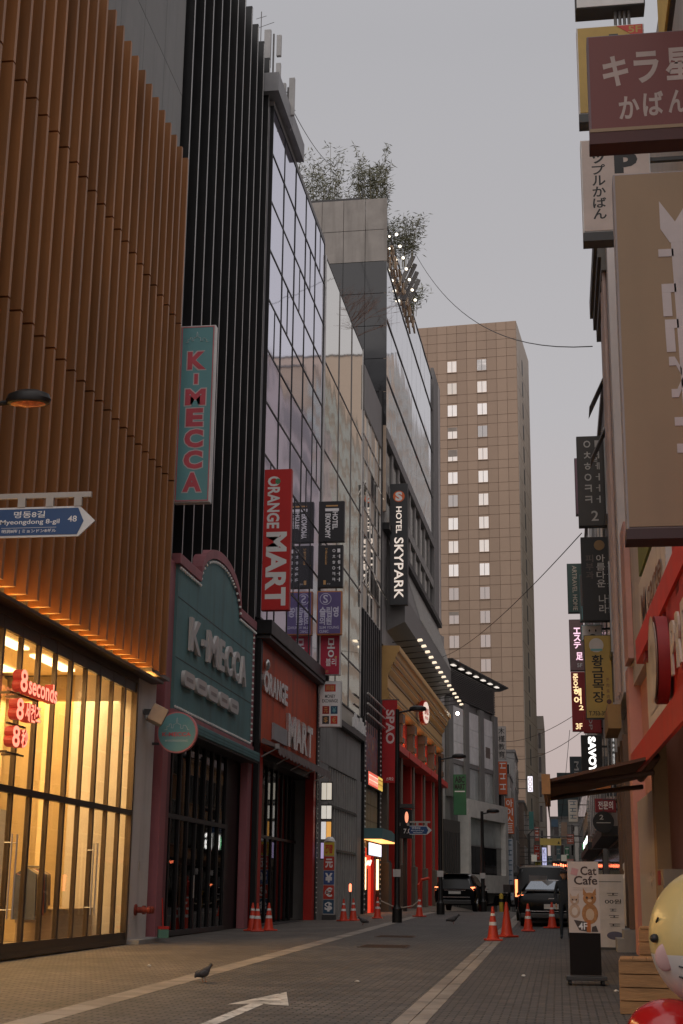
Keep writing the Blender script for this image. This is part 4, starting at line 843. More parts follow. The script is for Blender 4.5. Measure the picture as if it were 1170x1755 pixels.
lt = M('far_pale', (.42, .39, .36), .7, var=.1, dirt=.3); lg = M('far_grey', (.28, .27, .26), .7, var=.12, dirt=.3); lb_ = M('far_brown', (.24, .18, .14), .7, var=.12, dirt=.3)
farb('corner_shop_house', 'low pale corner building with stacked vertical signs past the grey shop', -11, -4.1, 129, 137, 11.5, lt, 2, 3)
farb('dark_shop_house', 'dark grey shop house behind the red vertical sign', -11, -3.9, 138, 149, 14.5, lg, 3, 3)
farb('brown_shop_house', 'brownish shop house on the far left of the street', -11, -3.4, 150, 166, 10.5, lb_, 2, 4)
farb('pale_shop_house', 'pale narrow shop house before the end of the street', -11, -2.8, 167, 185, 9.5, lt, 2, 4)
farb('end_block', 'grey tiled block closing the view at the street end', -1.2, 12, 232, 246, 13, lg, 3, 4)
farb('end_house', 'pale flat-roofed house at the street end with a red shop front', 2.2, 14, 195, 215, 10.2, lt, 3, 3, '-x')

# ------------------------------------------------------------------ right row
RB = farb('right_signed_house', 'right side building holding the black and yellow vertical signs', 1.62, 12, 38.2, 49.5, 15.2, M('right_grey', (.30, .275, .26), .7, dirt=.3), 3, 4, '-x')
farb('right_neon_house', 'right side building holding the pink and red lit signs', 1.5, 12, 50.2, 66, 15.8, lg, 4, 5, '-x')
farb('right_brown_house', 'narrow brown building on the right past the lit signs', 1.75, 12, 66.6, 84, 11.5, lb_, 2, 5, '-x')
farb('right_low_house', 'low pale building on the far right of the street', 1.9, 12, 84.5, 112, 9.0, lt, 2, 6, '-x')
farb('right_far_house', 'grey shop house farthest on the right of the street', 2.1, 13, 113, 150, 10.0, lg, 2, 7, '-x')
# taller blocks behind the right row, seen mirrored in the glass facades
tw = M('mauve_stone', (.66, .58, .60), .6, var=.08)
q = farb('mauve_office_block', 'mauve banded office block standing behind the right row of shops', 7, 26, 105, 150, 50, tw, 12, 2, '-x', M('ribbon_glass', (.22, .22, .27), .3))
farb('tan_office_block', 'tan office block with small green windows between the mauve and beige blocks', 9, 30, 152, 198, 60, M('office_tan', (.48, .38, .29), .6, var=.08), 16, 14, '-x', GL('office_teal', (.28, .42, .40), .05))
farb('beige_office_block', 'beige office block with green windows behind the far right shops', 9, 30, 200, 285, 80, M('office_beige', (.60, .49, .40), .6, var=.08), 18, 14, '-x', GL('office_green', (.18, .26, .25), .05))
# right building nearest, white wall with dark cornice
N_ = Bld('white_wall_building', 'pale plastered building on the right with a dark moulded cornice', 1.55, 34, 0, .3)
N_.box('wall', M('plaster_pale', (.66, .60, .58), .6, var=.08, dirt=.2), 0, 10, 32.3, 37.6, 5.9, 17.4); N_.box('shop_wall', darkgrey, .2, 10, 32.3, 37.6, .2, 5.88)
for k, (v, z0, z1) in enumerate(((-.28, 17.1, 17.6), (-.2, 16.75, 17.1), (-.12, 16.4, 16.75))): N_.box('cornice', M('cornice_dark', (.13, .12, .105), .6), v, .5, 32.9, 37.7, z0, z1)
for y in (33.1, 33.6, 34.3): N_.mb().tube([(-.06, y, 6), (-.06, y, 16.4)], .05, 8).build('pipe', M('pipe_pink', (.5, .38, .34), .5), N_.root)
N_.box('wall_strip', M('strip_blue', (.38, .41, .44), .35), -.04, 0, 34.6, 35.5, 8, 16.2); N_.box('wall_strip', M('strip_rose', (.52, .40, .36), .35), -.05, 0, 35.6, 36.2, 8, 16.3)
for k, z in enumerate((13.6, 15.0)):
    o = N_.mb().box(-.03, 0, 36.4, 37.4, z-1.0, z).build('open_window', gl_dark, N_.root); o.location = (-.18, 0, .05); o.rotation_euler = (0, 0, 0)
    o.rotation_euler = (0, R(0), 0); N_.mb().add([(0, 36.5, z), (0, 37.4, z), (-.42, 37.4, z-.9), (-.42, 36.5, z-.9), (0, 36.5, z-.05), (0, 37.4, z-.05), (-.42, 37.4, z-.95), (-.42, 36.5, z-.95)], [(0, 1, 2, 3), (7, 6, 5, 4), (0, 4, 5, 1), (1, 5, 6, 2), (2, 6, 7, 3), (3, 7, 4, 0)]).build('casement', midgrey, N_.root)
    bpy.data.objects.remove(o)
N_.box('shop_sign_board', M('board_gold', (.32, .19, .07), .6), -.35, -.05, 33.2, 35.4, 5.2, 5.75); N_.box('shop_step', stone, -.35, .2, 32.4, 37.5, .2, .62); N_.box('shop_step', stone, -.2, .2, 32.4, 37.5, .621, .8)
for k in range(4): N_.box('shop_post', M('brick_post', (.16, .10, .07), .7), -.06, .19, 32.6+k*1.4, 32.8+k*1.4, .81, 5.0)
N_.box('shop_glass', glassdark, .13, .19, 32.85, 37.4, .81, 5.0)
# nearest right shop: pink pillar, white sign wall, red fascia
S = Bld('red_fascia_shop', 'shop on the right with pink pillar, red fascia and white lettered panels', 1.74, 24, -1.1, .28)
S.box('wall', M('shop_plaster', (.52, .47, .43), .6, var=.08, dirt=.15), .1, 9, 6, 31.9, 5.9, 9.5); S.box('upper_wall', M('shop_plaster', (.52, .47, .43), .6, var=.08, dirt=.15), .45, 9, 6, 31.9, 9.5, 17.0)
S.box('pillar', pinkwall, -.02, .6, 31.2, 31.9, .25, 6.3, bevel=.02); S.box('pink_wall', pinkwall, .25, .6, 26.5, 31.19, .25, 5.88); S.box('shop_inner', black, 2.5, 2.6, 8, 31, .25, 5.8); S.box('shop_floor', darkgrey, .1, 2.5, 8, 31, .1, .29)
S.box('beige_post', M('beige_post', (.36, .24, .14), .6), .0, .24, 26.0, 26.5, .25, 4.2); S.box('service_box', M('box_brown', (.28, .22, .17), .6), -.05, .3, 24.4, 25.6, .25, 1.95); S.box('service_box_lid', maroon, -.06, -.051, 24.9, 25.4, 1.7, 1.93)
S.box('white_panel', whitewall, -.08, .09, 20.7, 25.6, 4.15, 5.55); S.box('white_panel', whitewall, -.05, .09, 21.6, 26.9, 5.95, 7.2); S.box('green_panel', M('moss_panel', (.20, .22, .05), .7, var=.3), -.06, .09, 22.6, 26.6, 7.3, 8.6)
S.box('pink_panel', M('rose_panel', (.55, .30, .25), .6), -.03, .09, 30.6, 31.8, 6.4, 9.4)
fas = S.box('fascia', redpaint, -.18, .05, 11, 20.65, 4.05, 5.55)
S.box('red_beam', M('beam_red', (.70, .035, .012), .45, var=.1, dirt=.15), -.22, .06, 11, 26.0, 5.56, 5.98); S.box('beam_brace', redpaint, -.12, .08, 19.2, 20.0, 5.9, 7.4)
for k in range(11): S.pc('canopy_slat', maroon, -.18, .09, 13+k*1.15, 13.45+k*1.15, 5.42, 5.58)
S.box('red_valance', redpaint, -.3, -.24, 11, 27.2, 3.62, 4.05)
S.mb().prism([(-.29, 4.06), (.1, 4.5), (.1, 4.42), (-.235, 3.98)], 'y', 11, 27.1).build('red_awning', redpaint, S.root)
S.box('plastic_window', M('pale_film', (.42, .40, .38), .3), .05, .09, 26.6, 30.9, .6, 3.4)
for k in range(5): S.box('inner_tube_lamp', LIT('inner_tube', (1, .68, .38), 1.2), .5, 1.6, 14+k*2.6, 14.12+k*2.6, 3.5, 3.56)
l = bpy.data.lights.new('shop_bulb', 'POINT'); l.energy = 55; l.color = (1, .58, .24); l.shadow_soft_size = .12
o = bpy.data.objects.new('shop_bulb', l); C.objects.link(o); o.parent = S.root; o.location = (.75, -5.2, 2.9)
S.mb().ball((.75, 18.8, 3.18), .09, .09, .11).build('bulb', LIT('bulb_lit', (1, .7, .38), 4), S.root)
ps = thing('fascia_letters', 'cream raised PRETTY letters and round emblem on the red fascia', 'sign', (1.58, 22, 4.2), R(1.1))
# letters face the street; they start at the far end and run toward the viewer
for k, c in enumerate('PRETTYS'): text(ps, c, 2.4+k*.72, 2.95+k*.72, .2, .92, -.02, '-x', M('letter_ivory', (.62, .52, .42), .5), 'letter', ext=.03, bold=.03)
MB().lathe([(.62, -.16), (.62, 0)], c=(-.03, -1.6, .55), ax='x', n=30).build('emblem_disc', maroon, ps, smooth=30); MB().lathe([(.62, -.2), (.54, -.2), (.54, -.17)], c=(-.03, -1.6, .55), ax='x', n=30).build('emblem_ring', M('letter_ivory', (.62, .52, .42), .5), ps)
text(ps, 'PS', 1.3, 1.9, .3, .8, -.2, '-x', M('letter_ivory', (.62, .52, .42), .5), 'letter', ext=.03, bold=.04)
ap = thing('panel_lettering', 'dark apple lettering on the white panel beside the red fascia', 'sign', (1.67, 24.6, 4.2), R(1.1))
text(ap, 'apple', .2, 2.2, .6, 1.15, -.03, '-x', ink, 'word', bold=.01); MB().box(-.025, .01, -3.4, .5, .3, .34).build('rail', alu, ap)
mc = thing('panel_lettering', 'brown M carte lettering on the upper white panel', 'sign', (1.69, 24.2, 6.1), R(1.1))
text(mc, 'M carte', -2.0, 2.0, .2, .75, -.03, '-x', M('print_brown', (.22, .1, .06), .6), 'word'); MB().box(-.025, .01, -2.4, 2.4, .02, .06).build('rail', alu, mc)
# folding-arm awning reaching over the pavement
awn = thing('folding_awning', 'brown folding-arm awning reaching over the pavement from the right shop', 'awning', (1.5, 26, 3.08))
awb = M('awning_brown', (.13, .06, .035), .8, var=.15)
MB().prism([(.15, .62), (.15, .67), (-1.62, .27), (-1.62, .22)], 'y', -2.2, 2.2).build('canvas', awb, awn)
MB().box(-1.72, -1.62, -2.25, 2.25, .08, .3).build('front_bar', M('bar_tan', (.38, .19, .07), .6), awn); MB().box(-1.66, -1.64, -2.2, 2.2, -.12, .08).build('valance', awb, awn)
for y in (-1.7, 1.7):
    MB().tube([(.1, y, .42), (-.8, y+.25*(1 if y < 0 else -1), .3), (-1.62, y, .2)], .045).build('folding_arm', M('arm_brown', (.10, .055, .04), .5), awn)
MB().tube([(.1, -2.2, .62), (.1, 2.2, .62)], .08).build('roller', awb, awn); MB().box(-1.74, -1.6, -2.3, -2.2, .02, .34).build('end_cap', M('bar_tan', (.38, .19, .07), .6), awn)

# ---- right hand blade signs, near to far
bl = lambda *a, **k: blade(*a, **k)
kh = bl('blade_sign', 'big khaki-brown blade sign with pale sideways block letters and arrow', .72, 1.9, 13.2, 4.86, 8.54, khaki, M('khaki_edge', (.30, .25, .24), .5), .3, .02)
MB().box(-.01, 1.18, -.02, .32, -.1, -.002).build('foot_rail', M('foot_dark', (.06, .03, .03), .6), kh)
pale = M('print_mauve', (.50, .43, .42), .6)
def kp(*poly): MB().prism([(x+.085, z-.05) for x, z in poly], 'y', -.017, -.0125).build('block_letter', pale, kh)
kp((.355, 3.40), (.50, 3.17), (.64, 3.40), (.64, 3.08), (.575, 2.99), (.575, 2.95), (.44, 2.95), (.355, 3.10)); kp((.45, 2.949), (.57, 2.949), (.62, .3), (.505, .3))
for z0, z1, x0 in ((2.80, 2.88, .325), (2.42, 2.51, .34), (2.045, 2.135, .355), (1.05, 1.135, .40), (.78, .87, .41)): kp((x0, z1), (.468+(2.95-z1)*.02, z1), (.468+(2.95-z0)*.02, z0), (x0, z0))
for z0, z1, x0 in ((2.17, 2.419, .34), (1.80, 2.044, .355)): kp((x0, z1), (x0+.085, z1), (x0+.09, z0), (x0+.005, z0))
kp((.375, 1.75), (.43, 1.75), (.49, 1.63), (.49, 1.55), (.44, 1.66), (.375, 1.66)); kp((.385, 1.42), (.44, 1.42), (.497, 1.54), (.497, 1.46), (.45, 1.335), (.385, 1.335)); kp((.49, .53), (.50, .53), (.50, .40))
ki = bl('blade_sign', 'dark brown blade sign with large pale Japanese letters at upper right', .55, 1.9, 14.2, 9.58, 10.78, brownsign, M('brown_edge', (.16, .10, .11), .5), .25, .02)
MB().box(-.005, 1.36, -.02, .26, -.14, -.002).build('foot_rail', M('foot_brown', (.07, .018, .016), .6), ki); MB().box(0, 1.35, -.025, -.0125, .0, .04).build('foot_trim', khaki, ki)
pr_ = M('print_rosy', (.40, .31, .28), .6)
text(ki, 'キ', .16, .44, .55, .93, -.0135, '-y', pr_, bold=.03); text(ki, 'ラ', .5, .77, .57, .96, -.0135, '-y', pr_, bold=.03); text(ki, '星', .84, 1.14, .58, .98, -.0135, '-y', pr_, bold=.03)
text(ki, 'か', .32, .54, .14, .42, -.0135, '-y', pr_, bold=.025); text(ki, 'ば', .58, .8, .16, .46, -.0135, '-y', pr_, bold=.025); text(ki, 'ん', .85, 1.05, .18, .46, -.0135, '-y', pr_, bold=.025)
y5 = bl('blade_sign', 'mustard yellow blade sign with red corner marked 5F', .62, 1.66, 20, 13.2, 14.72, M('mustard', (.50, .33, .09), .6), M('sign_edge_white', (.72, .70, .68), .5, dirt=.2), .25, .02)
MB().prism([(.62, 1.50), (1.02, 1.50), (1.02, 1.2)], 'y', -.017, -.0125).build('red_corner', rbx, y5); text(y5, '5F', .8, 1.0, 1.36, 1.48, -.0175, '-y', M('mustard', (.50, .33, .09), .6), bold=.02)
MB().box(.5, .64, -.017, -.0125, 1.2, 1.36).build('square_print', darkgrey, y5); MB().box(.0, 1.04, -.01, .27, -.14, -.002).build('foot_rail', darkgrey, y5)
ts = bl('blade_sign', 'grey underside of a blade sign cut by the top of the picture', .62, 1.7, 20, 15.06, 16.6, M('sign_edge_white', (.72, .70, .68), .5, dirt=.2), darkgrey, .35, .02)
for k in range(4): MB().tube([(.62+k*.07, .15, -.4), (.62+k*.07, .15, 0)], .025, 6).build('conduit', midgrey, ts)
as_ = bl('blade_sign', 'pale blade sign with black vertical Japanese letters under the brown sign', .62, 1.66, 20, 11.2, 12.75, M('pale_rose', (.56, .46, .41), .6), M('sign_edge_white', (.72, .70, .68), .5, dirt=.2), .25, .02)
vtext(as_, 'アップルかばん', .16, .36, .2, 1.5, -.0135, '-y', ink, gap=.08, bold=.02); text(as_, 'p', .5, .85, .95, 1.3, -.0135, '-y', ink, bold=.06); MB().box(0, 1.04, -.01, .27, -.14, -.002).build('foot_rail', darkgrey, as_)
yb = thing('yellow_banner', 'yellow fabric banner in a dark frame at the upper right corner', 'banner', (1.5, 15.5, 11.2))
MB().box(0, .05, -3, .4, 0, 3.4).build('frame', darkgrey, yb); MB().box(-.03, -.002, -2.9, .1, .05, 3.3).build('cloth', M('banner_yellow', (.68, .48, .14), .7), yb)
ic = bl('blade_sign', 'charcoal blade sign with two columns of pale Korean letters and a 2', .83, 1.62, 40, 11.7, 14.4, M('charcoal_brown', (.075, .068, .062), .55), darkgrey, .28, .02)
for col, x0, x1 in (('ㅇㅊㅎㅇㅋㅋ', .2, .4), ('ㅣㅓㅔㅓㅓㅓ', .52, .64)): vtext(ic, col, x0, x1, .62, 2.62, -.0135, '-y', greyprint, gap=.36)
text(ic, 'ㄹ', .42, .58, 1.92, 2.04, -.0135, '-y', greyprint); text(ic, '2', .36, .56, .15, .45, -.0135, '-y', greyprint)
ar_ = bl('blade_sign', 'black blade sign with white vertical Korean letters and a gold seal', .86, 1.64, 40, 8.95, 11.38, M('sign_coal', (.03, .028, .027), .55), darkgrey, .28, .02)
vtext(ar_, '아름다운', .42, .66, .95, 1.92, -.0135, '-y', greyprint, gap=.1); vtext(ar_, '나라', .46, .68, .2, .76, -.0135, '-y', greyprint, gap=.1); vtext(ar_, '피부과', .12, .34, 1.2, 1.92, -.0135, '-y', M('print_dim', (.13, .10, .085), .6), gap=.1)
MB().lathe([(.15, -.02), (.15, -.0125)], c=(.52, 0, 2.18), ax='y', n=24).build('seal', M('seal_gold', (.26, .16, .07), .6), ar_)
hw = bl('blade_sign', 'yellow blade sign with black vertical Korean letters and a phone number', .86, 1.62, 40, 6.22, 8.55, M('sign_yellow', (.50, .34, .09), .6), darkgrey, .3, .02)
vtext(hw, '황금목장', .2, .52, .42, 1.78, -.0135, '-y', ink, gap=.08, bold=.02); text(hw, 'T.753-3536', .08, .68, .08, .2, -.0135, '-y', ink, bold=.02)
MB().lathe([(.2, -.016), (.2, -.0125)], c=(.34, 0, 2.04), ax='y', n=24).build('badge', whitewall, hw); MB().box(.18, .5, -.02, -.0165, 1.88, 1.94).build('badge_line', tealD, hw)
vtext(hw, '焼肉燒肉', .58, .66, .52, 1.15, -.0135, '-y', M('print_brown', (.22, .1, .06), .6), gap=.3); MB().lathe([(.07, -.016), (.07, -.0125)], c=(.64, 0, .46), ax='y', n=18).build('seal', M('seal_dark', (.12, .05, .05), .6), hw)
ws = bl('blade_sign', 'small white square sign with a drawn face above the yellow sign', .82, 1.4, 40.6, 8.5, 8.95, white, tealD, .2, .02)
for x in (.22, .4): MB().ball((x, -.014, .28), .02, .003, .04, 8, 5).build('eye_print', ink, ws)
MB().ball((.31, -.014, .14), .09, .003, .045, 10, 5).build('mouth_print', ink, ws)
at = bl('blade_sign', 'dark green ARTRAVEL HOME blade sign', .70, 1.33, 62, 13.4, 15.6, M('sign_green', (.06, .10, .085), .6), darkgrey, .3, .02)
text(at, 'ARTRAVEL HOME', .22, .42, .1, 2.1, -.0135, '-y', M('print_cream', (.55, .45, .35), .6), 'word', bold=.015, rot=-90)
es = bl('blade_sign', 'dull rose blade sign with pink neon Japanese letters and 5F', .72, 1.34, 62, 10.85, 13.1, M('sign_rose', (.28, .17, .17), .6), darkgrey, .3, .02)
np_ = LIT('neon_rose', (1, .62, .78), 1.1)
vtext(es, 'エステ', .18, .48, .95, 1.9, -.0135, '-y', np_, gap=.1, bold=.03); text(es, '足', .26, .56, .45, .8, -.0135, '-y', np_, bold=.03); text(es, '5F', .3, .52, .15, .32, -.0135, '-y', letter, bold=.02)
jn = bl('blade_sign', 'red blade sign with glowing yellow Korean letters and 3F', .74, 1.4, 62, 8.25, 10.8, M('sign_redd', (.32, .03, .03), .6), redpaint, .3, .02)
ny = LIT('neon_yellow', (1, .72, .38), 1.2)
vtext(jn, '준오', .08, .3, 1.85, 2.48, -.0135, '-y', ny, gap=.06, bold=.03); vtext(jn, '헤어', .1, .42, 1.15, 1.85, -.0135, '-y', ny, gap=.06, bold=.03); text(jn, '3F', .14, .42, .08, .34, -.0135, '-y', ny, bold=.02); text(jn, '2', .3, .5, .9, 1.1, -.0135, '-y', ny)
sv = bl('blade_sign', 'black SAVOY H blade sign with bright white sideways letters', .80, 1.45, 46, 4.8, 6.4, M('sign_coal', (.03, .028, .027), .55), darkgrey, .3, .02)
text(sv, 'SAVOY H', .22, .46, .1, 1.55, -.0135, '-y', LIT('white_neon', (1, .97, .93), 1.6), 'word', bold=.05, rot=-90)
md = bl('blade_sign', 'dark slate MEDI blade sign beyond the SAVOY sign', .56, 1.12, 60, 5.4, 7.0, M('sign_slate', (.06, .075, .08), .6), darkgrey, .3, .02)
text(md, 'MEDI', .18, .36, .2, 1.4, -.0135, '-y', greyprint, 'word', rot=-90)
tl = bl('blade_sign', 'teal edged narrow sign tucked behind the black Korean sign', .90, 1.2, 46, 10.05, 11.6, M('sign_browngrey', (.16, .13, .12), .6), M('teal_edge', (.12, .2, .2), .6), .25, .03); MB().box(.05, .25, -.017, -.0125, .06, .5).build('teal_print', tealD, tl)
pp_ = bl('blade_sign', 'plum coloured sign half hidden behind the charcoal Korean sign', .98, 1.55, 52, 15.2, 17.4, M('sign_plum', (.16, .08, .10), .6), darkgrey, .3, .02); MB().box(.1, .3, -.017, -.0125, .4, 1.8).build('picture_print', midgrey, pp_)
rt2 = bl('blade_sign', 'red sign with a pale letter strip under the yellow Korean sign', .98, 1.58, 50, 6.9, 7.6, M('sign_redd', (.32, .03, .03), .6), redpaint, .25, .02); text(rt2, 'OP', .18, .3, .1, .6, -.0135, '-y', greyprint, rot=-90)
rd = thing('round_sign', 'round black sign marked 2 hanging below the awning', 'sign', (1.17, 38, 3.05)); MB().lathe([(.27, -.06), (.27, .06)], c=(0, 0, .28), ax='y', n=30).build('disc', ink, rd, smooth=30)
text(rd, '2', -.1, .0, .34, .46, -.062, '-y', greyprint, bold=.02); MB().box(-.18, .18, -.065, -.0605, .25, .27).build('line_print', greyprint, rd); MB().tube([(0, 0, .55), (0, 0, .85), (.4, 0, .85)], .015).build('hook', darkgrey, rd)
oc = thing('round_sign', 'round orange sign above the red Korean plate on the right', 'sign', (1.15, 37, 4.0)); MB().lathe([(.21, -.05), (.21, .05)], c=(0, 0, .22), ax='y', n=28).build('disc', M('disc_orange', (.5, .17, .04), .6), oc, smooth=30); MB().tube([(.2, 0, .22), (.45, 0, .22)], .015).build('hook', darkgrey, oc)
sm_ = bl('blade_sign', 'dark red plate with white Korean letters above the round black sign', 1.02, 1.58, 40, 3.68, 4.05, M('sign_wine', (.22, .02, .03), .6), maroon, .12, .02); text(sm_, '전문의', .08, .48, .08, .3, -.0135, '-y', letter, bold=.02)
ol_ = thing('lit_shop_sign', 'lit white and green shop sign across the street seen mirrored in the dark door', 'sign', (1.83, 98, 3.7)); MB().box(-.05, .02, -9, 9, 0, 1.6).build('sign_box', ink, ol_)
for k, c in enumerate('OLIVE YOUNG'):
    if c != ' ': text(ol_, c, -8.4+k*1.52, -7.2+k*1.52, .3, 1.3, -.06, '-x', LIT('sign_green_lit', (.12, .85, .3), 5) if c == 'O' else LIT('white_neon2', (1, .98, .95), 4), 'letter', bold=.05)
# ------------------------------------------------------------------ street lamps and name plates
def lamp_post(label, x, y, h, arm, a=1):
    t = thing('street_lamp', label, 'street lamp', (x, y, gz(x, y)), 0, 'street lamps')
    MB().lathe([(.17, 0), (.17, .45), (.13, .5), (.095, .6), (.085, h*.6), (.07, h)], n=14).build('pole', M('pole_black', (.02, .018, .017), .45, .3, .2), t, smooth=30)
    MB().tube([(0, 0, h-.12), (arm*.5, 0, h-.03), (arm*.72, 0, h)], .035, 8).build('arm', M('pole_black', (.02, .018, .017), .45, .3, .2), t, smooth=30)
    s = 1 if arm > 0 else -1; n = 20; prof = [(.03, .13), (.16, .12), (.28, .07), (.31, .0), (.29, -.05), (.24, -.06)]
    MB().lathe([(r, z+h) for r, z in prof], c=(arm-.28*s, 0, 0), n=n, sx=1.0, sy=.6).build('lamp_head', M('pole_black', (.02, .018, .017), .45, .3, .2), t, smooth=30)
    MB().lathe([(.235, h-.062), (.1, h-.085), (.02, h-.09)], c=(arm-.28*s, 0, 0), n=n, sx=1, sy=.6).build('lens', M('lens_amber', (.75, .20, .08), .25, .1, .6, 16), t)
    MB().box(-.13, .13, -.11, -.085, 1.5, 1.75).build('sticker', whitewall, t)
    return t
lamp_post('black street lamp at the left picture edge with an amber oval head', -7.75, 17, 7.55, 1.25)
lamp_post('black street lamp in front of the red SPAO banner', -5.46, 49.8, 7.2, 1.0)
lamp_post('black street lamp beside the parked dark car on the left', -4.88, 61, 6.45, 1.1)
lamp_post('thin black street lamp in front of the grey louvred building', -3.55, 69.4, 4.6, .8)
plate_blue = M('plate_blue', (.025, .075, .20), .5, var=.05)
def name_plate(label, x, y, z, L, H, pts, s=1):
    t = thing('street_name_plate', label, 'street sign', (x, y, z)); bar = M('bar_grey', (.42, .38, .34), .5, .3)
    arrow = [(-L, 0), (-.12, 0), (.09, H/2), (-.12, H), (-L, H)]
    MB().prism(arrow, 'y', 0, .03).build('plate', M('plate_white', (.72, .70, .68), .5), t)
    i = .025; MB().prism([(-L, i), (-.14, i), (-.06, H/2), (-.14, H-i), (-L, H-i)], 'y', -.006, -.0005).build('blue_face', plate_blue, t)
    MB().box(-L, .02, .0, .05, H+.12, H+.19).build('support_bar', bar, t)
    for k in range(4): MB().box(-.2-k*.38, -.1-k*.38, -.01, .04, H+.0, H+.121).build('clamp', bar, t)
    for (s_, a0, a1, z0, z1) in pts: text(t, s_, a0, a1, z0, z1, -.008, '-y', letter, bold=.012)
    return t
np1 = name_plate('near blue street name plate pointing right reading Myeongdong 8-gil 48', -5.86, 17, 5.9, 1.9, .40, [('명동8길', -1.0, -.58, .255, .345), ('Myeongdong 8-gil', -1.18, -.38, .155, .235), ('明洞8街 | ミョンドン8ギル', -1.15, -.42, .05, .105), ('48', -.27, -.15, .19, .27), ('42', -1.5, -1.37, .17, .25)])
MB().box(-1.16, -.42, -.0085, -.0065, .122, .126).build('rule', letter, np1)
MB().tube([(-1.88, .025, .55), (-1.88, .025, .28)], .05).build('pole_collar', darkgrey, np1)
name_plate('far blue street name plate on a lamp post before the red columns', -5.3, 60.85, 3.85, .85, .36, [('명동8길', -.75, -.4, .22, .32), ('Myeongdong 8-gil', -.78, -.25, .13, .19), ('明洞8街', -.7, -.3, .05, .1)])

# ------------------------------------------------------------------ traffic cones
def make_cone(loc, lean=0, label='', bands=True, g='traffic cones', sc_=1):
    t = thing('traffic_cone', label, 'traffic cone', loc, rnd.uniform(0, 6), g); t.scale = (sc_, sc_, sc_)
    MB().box(-.2, .2, -.2, .2, 0, .045).build('base', conered, t, bevel=.015); MB().lathe([(.16, .045), (.135, .1), (.03, .78), (.022, .8)], n=18).build('body', conered, t, smooth=30)
    f = lambda z: .135+(.03-.135)*(z-.1)/.68
    if bands:
        for z0, z1 in ((.36, .44), (.58, .64)): MB().lathe([(f(z0)+.004, z0), (f(z1)+.004, z1)], n=18).build('reflective_band', conewhite, t, smooth=30)
    return t
CONES = [(-1.66, 37.05, 'red cone with white bands, nearest of the pair on the pale border', True, 1.02), (-1.4, 39.3, 'plain red cone without bands behind the banded one', False, 1.12), (-.93, 43.7, 'red cone behind the black sedan on its left side', True, .98), (-.25, 46.6, 'red cone behind the black sedan near its number plate', True, .98),
         (-8.75, 42.4, 'red cone in front of the red pier between pink pillar and orange shop', True, 1), (-9.0, 42.9, 'red cone partly hidden left behind the cone at the red pier', True, 1), (-8.55, 43.1, 'red cone partly hidden right behind the cone at the red pier', True, 1),
         (-7.95, 54.3, 'red cone with bands in front of the grey slatted shop, left of two', True, 1), (-7.6, 54.4, 'red cone with bands in front of the grey slatted shop, right of two', True, 1), (-6.95, 56.5, 'red cone before the glowing red doorway', True, 1), (-5.4, 57.2, 'red cone with an orange handle standing beside the lamp post', True, 1)]
for x, y, lb, bd_, s_ in CONES: c_ = make_cone((x, y, gz(x, y)), 0, lb, bd_, sc_=s_)
MB().tube([(0, 0, .75), (-.05, 0, 1.2), (.1, 0, 1.38), (.55, 0, 1.45)], .06, 8).build('bent_hose', conered, c_, smooth=30)
for y_ in ((-7.78, 54.5), ):
    t = thing('warning_light', 'small glowing red lamp on a stick between the two cones', 'lamp', (y_[0], y_[1]+.3, gz(*y_))); MB().tube([(0, 0, 0), (0, 0, 1.05)], .02).build('stick', darkgrey, t); MB().lathe([(.04, 1.05), (.05, 1.1), (.05, 1.3), (.02, 1.34)], n=10).build('lens', LIT('red_lens', (1, .2, .1), 3), t)
rp = thing('rope_barrier', 'slack rope strung between the doorway and the handled cone', 'rope', (-6.0, 57, gz(-6, 57)))
MB().tube([(-.85, -.3, .6), (-.4, -.1, .4), (0, 0, .36), (.35, .1, .42), (.55, .2, .6)], .025, 6).build('rope', M('rope_pale', (.45, .38, .3), .9), rp)

# ------------------------------------------------------------------ pigeons
def pigeon(label, x, y, rz, s=1):
    t = thing('pigeon', label, 'pigeon', (x, y, gz(x, y)), rz, 'pigeons on the paving'); t.scale = (s, s, s); pg = M('pigeon_grey', (.055, .048, .048), .7, var=.3, vs=12)
    pr = [(-.20, .10, .012, .03), (-.15, .115, .018, .035), (-.09, .125, .05, .05), (-.02, .135, .068, .07), (.05, .15, .062, .072), (.10, .185, .042, .05), (.125, .215, .03, .034), (.15, .245, .031, .034), (.175, .247, .026, .026), (.19, .24, .01, .01)]
    n = 12; vs = [(px, rx*math.cos(2*math.pi*k/n), pz+rz_*math.sin(2*math.pi*k/n)) for px, pz, rx, rz_ in pr for k in range(n)]
    fs = [(i*n+k, i*n+(k+1) % n, (i+1)*n+(k+1) % n, (i+1)*n+k) for i in range(len(pr)-1) for k in range(n)]+[tuple(range(n))[::-1], tuple(range((len(pr)-1)*n, len(pr)*n))]
    MB().add(vs, fs).build('body', pg, t, smooth=True); lm = M('pigeon_leg', (.35, .12, .1), .6)
    MB().tube([(.185, 0, .24), (.215, 0, .232)], .006, 6, .002).build('beak', darkgrey, t)
    for s_ in (-1, 1): MB().tube([(.0, s_*.03, .09), (.01, s_*.03, .01), (.04, s_*.035, .006)], .006, 6).build('leg', lm, t); MB().ball((-.04, s_*.058, .135), .1, .018, .045).build('wing', M('pigeon_wing', (.09, .085, .085), .7), t, smooth=True)
    return t
pigeon('brown-grey pigeon standing by the left pale border in the foreground', -5.2, 21.4, R(62), .95)
pigeon('dark pigeon on the road in front of the glowing doorway', -6.3, 47.4, R(160), 1.0); pigeon('dark pigeon in the middle of the road ahead of the parked car', -3.5, 48.9, R(10), 1.2)

